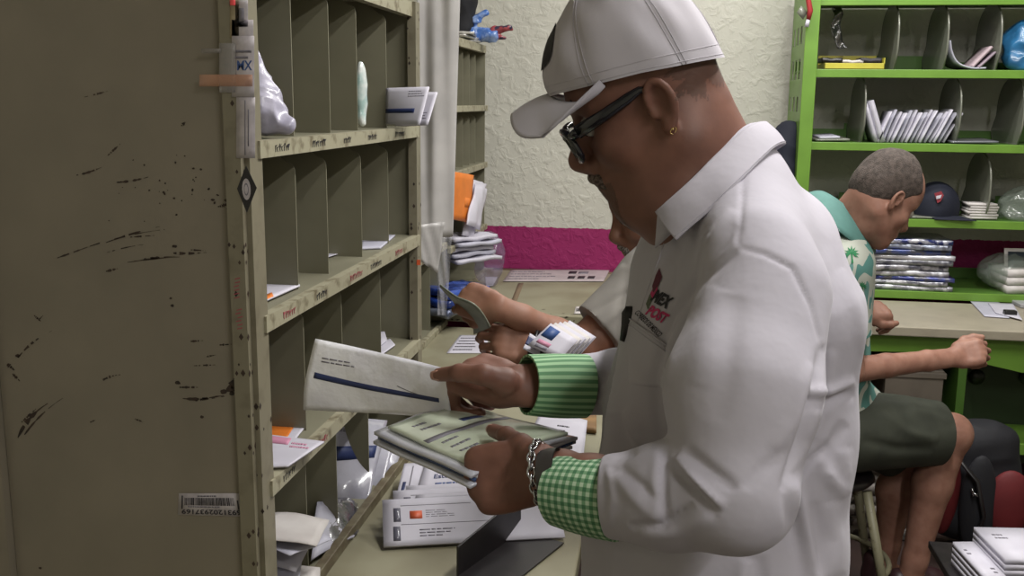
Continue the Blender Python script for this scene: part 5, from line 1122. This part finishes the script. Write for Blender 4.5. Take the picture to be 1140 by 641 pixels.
# ================================================= what he holds
mcov=[mat('clear wrapped magazine','#cdced8',.2,'#b9bac6',20,coat=.7,bump=.4,bscale=30,dist=.003),mat('pale green cover','#cbd3c0',.22,'#bdc7b2',12,coat=.5,bump=.3,bscale=30,dist=.003),mat('dark blue cover','#2b4476',.2,coat=.7,bump=.3,bscale=30,dist=.003),mat('white wrapped cover','#c9c8d2',.25,coat=.6,bump=.4,bscale=30,dist=.003)]
base=[(527,541,1.075),(419,492,1.225),(505,462,1.37),(640,497,1.235)]
lab=['lowest wrapped magazine of the stack held in the bracelet hand','second lowest wrapped magazine, a dark blue one, of the held stack','white wrapped magazine just above the dark blue one in the held stack','pale wrapped magazine under the topmost green one in the held stack','topmost pale green magazine under the thumb in the held stack']
for i in range(5):
    dz=HU*(.0042*i+.0005); r=random.Random(i+4); o=HR*r.uniform(-.006,.006)+HF*r.uniform(-.006,.006)
    q=[P(*base[0])+dz+o,P(*base[3])+dz+o,P(*base[2])+dz+o,P(*base[1])+dz+o]
    q=[q[0],q[1],q[2],q[3]]
    if i==4: q=[P(527,536,1.09)+dz,P(632,497,1.235)+dz,P(520,466,1.34)+dz,P(432,490,1.225)+dz]
    mk=[[],[],[(.05,.1,.9,.16,6)],[(.55,.2,.95,.5,6)],[(.02,.52,.98,.58,6),(.55,.66,.8,.72,2)]+lines(.1,.2,.4,.5,3,6,.25,31)+lines(.15,.7,.4,.9,2,6,.3,32)][i]
    paper('magazine',lab[i],'magazine',q,t=.0038,m=mcov[[0,2,3,0,1][i]],mats=IM,marks=mk,wave=.0012,ph=i*.7,bend=.003,nu=20,nv=16)
q=[P(338,456,1.42),P(503,465,1.30),P(503,412,1.29),P(352,377,1.42)]
m_mag=mat('clear wrapped white letter','#ececf2',.16,'#dddce6',10,coat=.9,bump=.8,bscale=24,dist=.006)  # base colour whitened to stand in for glare on the film
paper('mailing_sleeve','waved white mailer with a curved navy band, held towards the rack','mailing sleeve',q,t=.002,m=m_mag,mats=IM,curves=[(.05,.93,.50,-.22,.07,.085,2),(.62,.90,.505,-.22,.07,.012,6)],marks=lines(.08,.68,.32,.78,2,6,.4,33),bend=-.012,bend2=.006,wave=.0015,nu=30,nv=12)
# ================================================= the person behind him
pB=person(P(735,400,2.0)*V(1,1,0),'person in a pale grey shirt with a white moustache, half hidden behind the white shirt')
th=math.radians(22); fB=-HR*math.cos(th)-HU*math.sin(th)-HF*.05
HB=Frame(P(738,232,2.02),fB,HU*math.cos(th)-HR*math.sin(th),1.0)
hb_=head_sdf(HB,.004,[(HB(-.02,0,-.04),P(775,300,2.03),.055,.06)]); v1,f1=hb_.verts()
shB,elB=P(728,318,1.93),P(652,384,1.90); wB=P(556,343,1.83); 
s=SDF(.0022); L1,tB,aB=hand_ops(s,wB,-HR*.93+HF*.25+HU*.22,HU*.3-HF*.85-HR*.2,-1,k=.80,ee=.040,curl2=[(1.0,1.2,.6),(1.1,1.3,.7),(1.2,1.4,.7),(1.2,1.4,.7)],thumb=[(.034,.026,-.014),(.048,.052,-.024),(.040,.076,-.034),(.020,.086,-.038)],elbow=elB); v2,f2=s.verts()
s=SDF(.0022); wB2=P(598,392,1.84); elB2=P(705,440,1.86); L2,tB2,aB2=hand_ops(s,wB2,-HR*.95+HU*.22+HF*.1,-HF*.8+HU*.45,+1,k=.86,curl2=[(.5,.7,.4),(.6,.8,.4),(.7,.9,.5),(.8,1.0,.5)],thumb=[(.030,.03,-.014),(.040,.058,-.022),(.030,.084,-.028),(.015,.10,-.030)],elbow=elB2); v3,f3=s.verts()
s=SDF(.009); s.ecap(P(775,310,2.02),P(780,480,2.04),(.10,.17),(.12,.15),V(1,0,0),.04); s.chain([shB,elB],[.045,.042],.03); s.chain([P(760,330,1.88),elB2],[.045,.042],.03); hpB=P(780,520,2.06); s.ell(hpB,(.15,.17,.12),None,.04)
fl=0
for g in (-1,1): s.chain([hpB+V(0,g*.1,0),V(hpB[0]-.02,hpB[1]+g*.11,.48),V(hpB[0]+.02,hpB[1]+g*.11,.10)],[.07,.05,.036],.03); s.cap(V(hpB[0]+.02,hpB[1]+g*.11,.05),V(hpB[0]-.13,hpB[1]+g*.11,.035),.034,.028,.02)
v4,f4=s.verts(); body_mesh('body',[(v1,f1,0),(v2,f2,0),(v3,f3,0),(v4,f4,0)],[m_skinB],pB); eyes(HB,pB)
fuzz(HB,'moustache',[((.107,0,-.042),(.101,.020,-.050),.0075,.007),((.107,0,-.042),(.101,-.020,-.050),.0075,.007),((.101,.020,-.050),(.092,.028,-.062),.007,.004),((.101,-.020,-.050),(.092,-.028,-.062),.007,.004)],m_hairw,pB,.003)
for g in (-1,1): fuzz(HB,'eyebrow',[((.093,g*.012,.040),(.088,g*.034,.046),.005,.004),((.088,g*.034,.046),(.074,g*.050,.040),.004,.003)],m_hairg,pB,.003)
s=SDF(.005); s.ell(HB(-.006,0,.065),(.094,.079,.088),HB.ax(),.01); s.ell(HB(.10,0,.03),(.065,.09,.06),HB.ax(),.02,True); s.ell(HB(.05,0,-.06),(.07,.12,.09),HB.ax(),.02,True); v,f=s.verts(); v+=vnormals(v,f)*(vnoise(v,150)*.002)[:,None]; link('hair',qmesh('hair',v,f,m_hairg),pB)
s=SDF(.006); s.ecap(P(775,318,2.02),P(780,470,2.04),(.125,.19),(.145,.175),V(1,0,0),.04); s.ecap(P(780,470,2.04),P(780,520,2.05),(.145,.175),(.16,.19),V(1,0,0),.04)
sl_end=shB*.08+elB*.92
s.chain([P(742,308,1.95),shB],[.085,.075],.03); s.chain([shB,sl_end],[.076,.062],.02); s.chain([P(760,330,1.88),P(735,385,1.87)],[.075,.065],.03)
v,f=s.verts(); dn=nrm(elB-shB); v=cutring(v,shB*.22+elB*.78,dn,.14); v=smooth(v,f,2)
v=folds(v,f,[([(650,330),(672,310),(695,295)],4,.005),([(655,350),(680,335),(700,322)],4,-.005),([(662,368),(690,345),(705,340)],4,.004),([(700,300),(690,340),(688,380)],5,-.004)]); v+=vnormals(v,f)*(vnoise(v,25,6)*.004)[:,None]
m_greyshirt=mat('pale grey shirt cotton','#86827c',.85,'#7d7974',10,bump=.1,bscale=700,dist=.0004); link('shirt',qmesh('shirt',v,f,m_greyshirt),pB)
s=SDF(.009); s.ell(hpB+V(0,0,-.03),(.165,.185,.13),None,.04)
for g in (-1,1): s.chain([hpB+V(0,g*.1,-.02),V(hpB[0]-.02,hpB[1]+g*.11,.48),V(hpB[0]+.02,hpB[1]+g*.11,.12)],[.09,.07,.055],.03); shoe((hpB[0]+.03,hpB[1]+g*.11),(-1,0),pB)
v,f=s.verts(); link('trousers',qmesh('trousers',v,f,m_dark),pB)
x3,y3,z3_=aB2; b=MB(); c=P(597,388,1.84)
for w_ in np.linspace(-.006,.006,3): b.tube([c+y3*w_+x3*math.cos(t)*.033+z3_*math.sin(t)*.026 for t in np.linspace(0,2*math.pi,32)[:-1]],.0035,6,closed=True)
b.lathe(c+(-HF*.030),[(.0001,-.004),(.016,-.004),(.017,0),(.016,.005),(.0001,.006)],ax=-HF,seg=20); b.build('wristwatch',m_black,pB)
m_gr=mat('grey green card','#7f8474',.5,'#71766a',20)
b=MB(); c=[P(490,317,1.80),P(508,330,1.76),P(527,338,1.74),P(538,350,1.76),P(546,364,1.80)]; c2=[P(490,319,1.90),P(506,336,1.86),P(520,346,1.83),P(526,358,1.86),P(528,372,1.90)]
b.sheet(lambda u,v:spl(c,u)*(1-v)+spl(c2,u)*v,20,6,.003); tag(b.build('letter',m_gr),'bent grey green letter raised in the farther hands by the rack','letter')
for i in range(5):
    o=V(.0075*i,.012*i,-.001*i); q=[P(589,388,1.78)+o,P(632,398,1.78)+o,P(655,375,1.80)+o if i==4 else P(641,377,1.80)+o,P(617,360,1.80)+o]
    q=[P(588,384,1.78)+o,P(624,400,1.77)+o,P(643,379,1.79)+o,P(613,360,1.80)+o]
    paper('card',('frontmost','second','third','fourth','rearmost')[i]+' white card of the fan held above the green striped cuff','card',q,t=.0035,m=(m_paper,m_paper3)[i%2],mats=IM,marks=[(.05,.48,.42,.92,3),(.1,.2,.5,.36,5),(.15,.05,.5,.16,6)] if i==0 else [(.96,.05,.99,.95,6)],nu=4,nv=4)
q=[P(582,388,1.79),P(600,397,1.79),P(604,380,1.80),P(590,371,1.81)]; paper('card','white and navy card lying against the black wristwatch','card',q,t=.002,m=m_paper,mats=IM,marks=[(.0,.3,.7,.8,2)])
# ================================================= the seated person at the right
pC=person(P(960,500,3.0)*V(1,1,0),'seated person in a palm print shirt and dark shorts facing the green desk')
th=math.radians(38); fC=(HR*.98+HF*.16); fC=nrm(fC)*math.cos(th)-HU*math.sin(th)
HC=Frame(P(979,220,2.74),fC,HU*math.cos(th)+nrm(HR*.98+HF*.16)*math.sin(th),1.0)
hc=head_sdf(HC,.004,[(HC(-.025,0,-.02),P(930,268,2.84),.058,.066)],nose=1.05); v1,f1=hc.verts()
shR=P(928,300,2.72); elR=P(945,412,2.78); wR=P(1060,398,2.9)
s=SDF(.003); L3,tC,aC=hand_ops(s,wR,HR*.97+HU*.22,-HF*.7+HU*.55,-1,k=1.,curl2=[(.8,1.0,.6),(.9,1.1,.6),(1.0,1.2,.7),(1.1,1.3,.7)],elbow=elR); v2,f2=s.verts()
s=SDF(.003); L4,tC2,aC2=hand_ops(s,P(958,345,3.05),HR*.8+HF*.2-HU*.05,-HF*.5+HU*.8,+1,k=1.,curl2=[(.9,1.0,.6)]*4,elbow=P(930,370,3.1)); v3,f3=s.verts()
hip=P(925,470,3.02); hip[2]=.60
kneeR=P(1058,482,2.98); kneeL=P(1010,505,3.14); ankR=P(1014,626,3.06); ankL=P(985,620,3.2); ankR[2]=.10; ankL[2]=.10
s=SDF(.006); s.ecap(P(915,290,2.84),P(905,430,2.98),(.10,.18),(.13,.16),fC*V(1,1,0),.04); s.ell(hip,(.15,.16,.12),None,.04)
s.chain([shR,elR],[.05,.045],.03); s.chain([P(905,300,3.02),P(930,372,3.1)],[.05,.045],.03)
s.chain([hip+V(.02,-.09,0),kneeR],[.085,.058],.03); s.chain([hip+V(.02,.09,0),kneeL],[.085,.058],.03)
for K,A_ in ((kneeR,ankR),(kneeL,ankL)):
    m1=K*.66+A_*.34+V(-.012,0,0); s.chain([K,m1,K*.15+A_*.85,A_],[.056,.058,.036,.038],.02); s.ell(K+V(.012,-.01,.0),(.045,.05,.055),None,.02); s.cap(A_+V(-.02,0,-.04),A_+V(.12,.03,-.065),.035,.028,.02)
v4,f4=s.verts(); body_mesh('body',[(v1,f1,0),(v2,f2,0),(v3,f3,0),(v4,f4,0)],[m_skinC],pC); eyes(HC,pC)
s=SDF(.0045); s.ell(HC(-.001,0,.055),(.098,.081,.091),HC.ax(),.01); s.ell(HC(-.034,0,.012),(.066,.072,.066),HC.ax(),.02)
s.ell(HC(.078,0,.118),(.075,.062,.085),HC.ax(),.02,True); s.ell(HC(.088,0,-.01),(.075,.12,.085),HC.ax(),.015,True); s.ell(HC(.035,0,-.085),(.07,.12,.085),HC.ax(),.015,True)
v,f=s.verts(); v+=vnormals(v,f)*(vnoise(v,170)*.0018-.0005)[:,None]; link('hair',qmesh('hair',v,f,mat('greying short hair','#554a44',.8,'#3b322d',90,.35,.65,bump=1,bscale=380,dist=.003)),pC)
fuzz(HC,'moustache',[((.106,0,-.042),(.101,.018,-.048),.005,.0045),((.106,0,-.042),(.101,-.018,-.048),.005,.0045)],m_hairg,pC,.003)
def palmshirt():
    m=bpy.data.materials.new('palm print cotton'); m.use_nodes=True; n=m.node_tree.nodes; l=m.node_tree.links; b=n['Principled BSDF']; b.inputs['Roughness'].default_value=.8
    tc=n.new('ShaderNodeTexCoord'); nz=n.new('ShaderNodeTexNoise'); nz.inputs['Scale'].default_value=13; nz.inputs['Detail'].default_value=1; nz.inputs['Distortion'].default_value=.6; l.new(tc.outputs['Object'],nz.inputs[0])
    cr=n.new('ShaderNodeValToRGB'); cr.color_ramp.interpolation='CONSTANT'; e=cr.color_ramp.elements; e[0].color=srgb('#4f7d77'); e[0].position=0; e[1].color=srgb('#a9ada3'); e[1].position=.47
    x=e.new(.63); x.color=srgb('#5f8a85'); l.new(nz.outputs[0],cr.inputs[0]); l.new(cr.outputs[0],b.inputs['Base Color']); return m
s=SDF(.005); s.ecap(P(915,288,2.84),P(905,430,2.98),(.125,.20),(.155,.18),fC*V(1,1,0),.04); s.ell(hip+V(0,0,.02),(.17,.18,.13),None,.04); s.ell(P(915,275,2.86),(.10,.15,.07),None,.04)
s.chain([P(915,290,2.80),shR+V(0,0,0),shR*.3+elR*.7],[.085,.085,.075],.03); s.chain([P(905,300,3.02),P(918,345,3.07)],[.08,.07],.03)
v,f=s.verts(); v=cutring(v,shR*.34+elR*.66,nrm(elR-shR),.16); v=smooth(v,f,2); v+=vnormals(v,f)*(vnoise(v,22,8)*.005)[:,None]
shC=link('shirt',qmesh('shirt',v,f,palmshirt()),pC); TR=bvh(v,f)
b=MB()
def palm(cx,cy,r,mi):
    for k in range(9):
        a=math.pi*(-.15+1.3*k/8)+math.pi; ex,ey=cx+r*math.cos(a),cy+r*math.sin(a)*.9+r*.25*abs(math.cos(a)); nx,ny=-math.sin(a),math.cos(a)
        pts=[(cx,cy),(cx+(ex-cx)*.5+nx*r*.12,cy+(ey-cy)*.5+ny*r*.12),(ex,ey),(cx+(ex-cx)*.5-nx*r*.12,cy+(ey-cy)*.5-ny*r*.12)]; drape(b,pts,[(0,1,2,3)],.003,mi)
    drape(b,[(cx-r*.1,cy),(cx+r*.1,cy),(cx+r*.25,cy+r*1.3),(cx+r*.02,cy+r*1.3)],[(0,1,2,3)],.003,mi)
for x,y,r,mi in [(948,281,9,0),(932,236,7,0),(960,318,6,0),(970,266,6,0)]: palm(x,y,r,mi)
for x,y,w_ in [(942,255,9),(968,264,7),(970,299,9),(950,330,6),(921,243,6)]: drape(b,[(x-w_,y-1),(x-w_*.3,y-3),(x+w_*.8,y+1),(x+w_,y+3),(x,y+2.5)],[(0,1,2,3,4)],.003,1)
b.build('palm_print',[mat('green print','#23784a',.8),mat('dark red print','#5d2029',.8)],shC)
b=MB(); ct=[P(*p) for p in [(905,232,2.70),(925,232,2.70),(948,246,2.70),(968,262,2.74),(975,272,2.80)]]; cb_=[P(*p) for p in [(905,250,2.66),(925,252,2.66),(945,266,2.67),(962,280,2.72),(972,285,2.80)]]
ct2=[P(*p) for p in [(898,215,2.78),(916,213,2.76),(940,228,2.74),(962,250,2.77),(975,266,2.82)]]
b.sheet(lambda u,v:spl(ct2,u)*(1-v)+spl(cb_,u)*v-HF*.012*math.sin(math.pi*v),20,6,.003); b.build('collar',mat('teal collar cotton','#55807a',.8),shC)
s=SDF(.006); s.ell(hip+V(0,0,-.005),(.17,.185,.13),None,.04)
kr=hip+V(.02,-.09,0); kl=hip+V(.02,.09,0); s.chain([kr,kr*.12+kneeR*.88],[.12,.098],.03); s.chain([kl,kl*.12+kneeL*.88],[.115,.098],.03)
v,f=s.verts(); dk_=nrm(kneeR-kr); v=cutring(v,kr*.12+kneeR*.88,dk_,.16); v=cutring(v,kl*.12+kneeL*.88,nrm(kneeL-kl),.16); v=smooth(v,f,2)
v=folds(v,f,[([(968,425),(990,440),(1040,450)],6,-.008),([(975,450),(1010,480),(1045,490)],6,.008),([(1000,430),(1020,455),(1060,470)],5,.006),([(960,490),(1000,500),(1040,500)],6,-.008)]); v+=vnormals(v,f)*(vnoise(v,25,3)*.006)[:,None]
link('shorts',qmesh('shorts',v,f,mat('dark olive cotton','#3a3d33',.85,'#31342b',12,bump=.15,bscale=500)),pC)
shoe(ankR+V(-.03,0,0),(.95,.3),pC,1.0,mat('dark red brown shoe','#3a2326',.45)); shoe(ankL+V(-.03,0,0),(.95,.3),pC,1.0,mat('dark red brown shoe','#3a2326',.45))
# stool under the seated person
stl=thing('stool',V(hip[0],hip[1],0),'cream painted metal stool under the seated person','stool')
b=MB(); b.lathe((hip[0],hip[1],.42),[(.001,0),(.13,0),(.14,.012),(.13,.03),(.001,.032)],seg=32); b.build('seat',m_blackm,stl)
m_crm=mat('chipped cream tube','#7d7962',.5,'#564c38',40,.58,.66)
for sx,sy in ((-1,-1),(1,-1),(1,1),(-1,1)):
    b=MB(); b.tube([V(hip[0]+sx*.10,hip[1]+sy*.10,.42),V(hip[0]+sx*.19,hip[1]+sy*.17,.0)],.014,12); b.build('leg',m_crm,stl)
b=MB(); b.tube([V(hip[0]+math.cos(t)*.2,hip[1]+math.sin(t)*.2,.16) for t in np.linspace(0,2*math.pi,33)[:-1]],.009,8,closed=True); b.build('foot_ring',m_crm,stl)
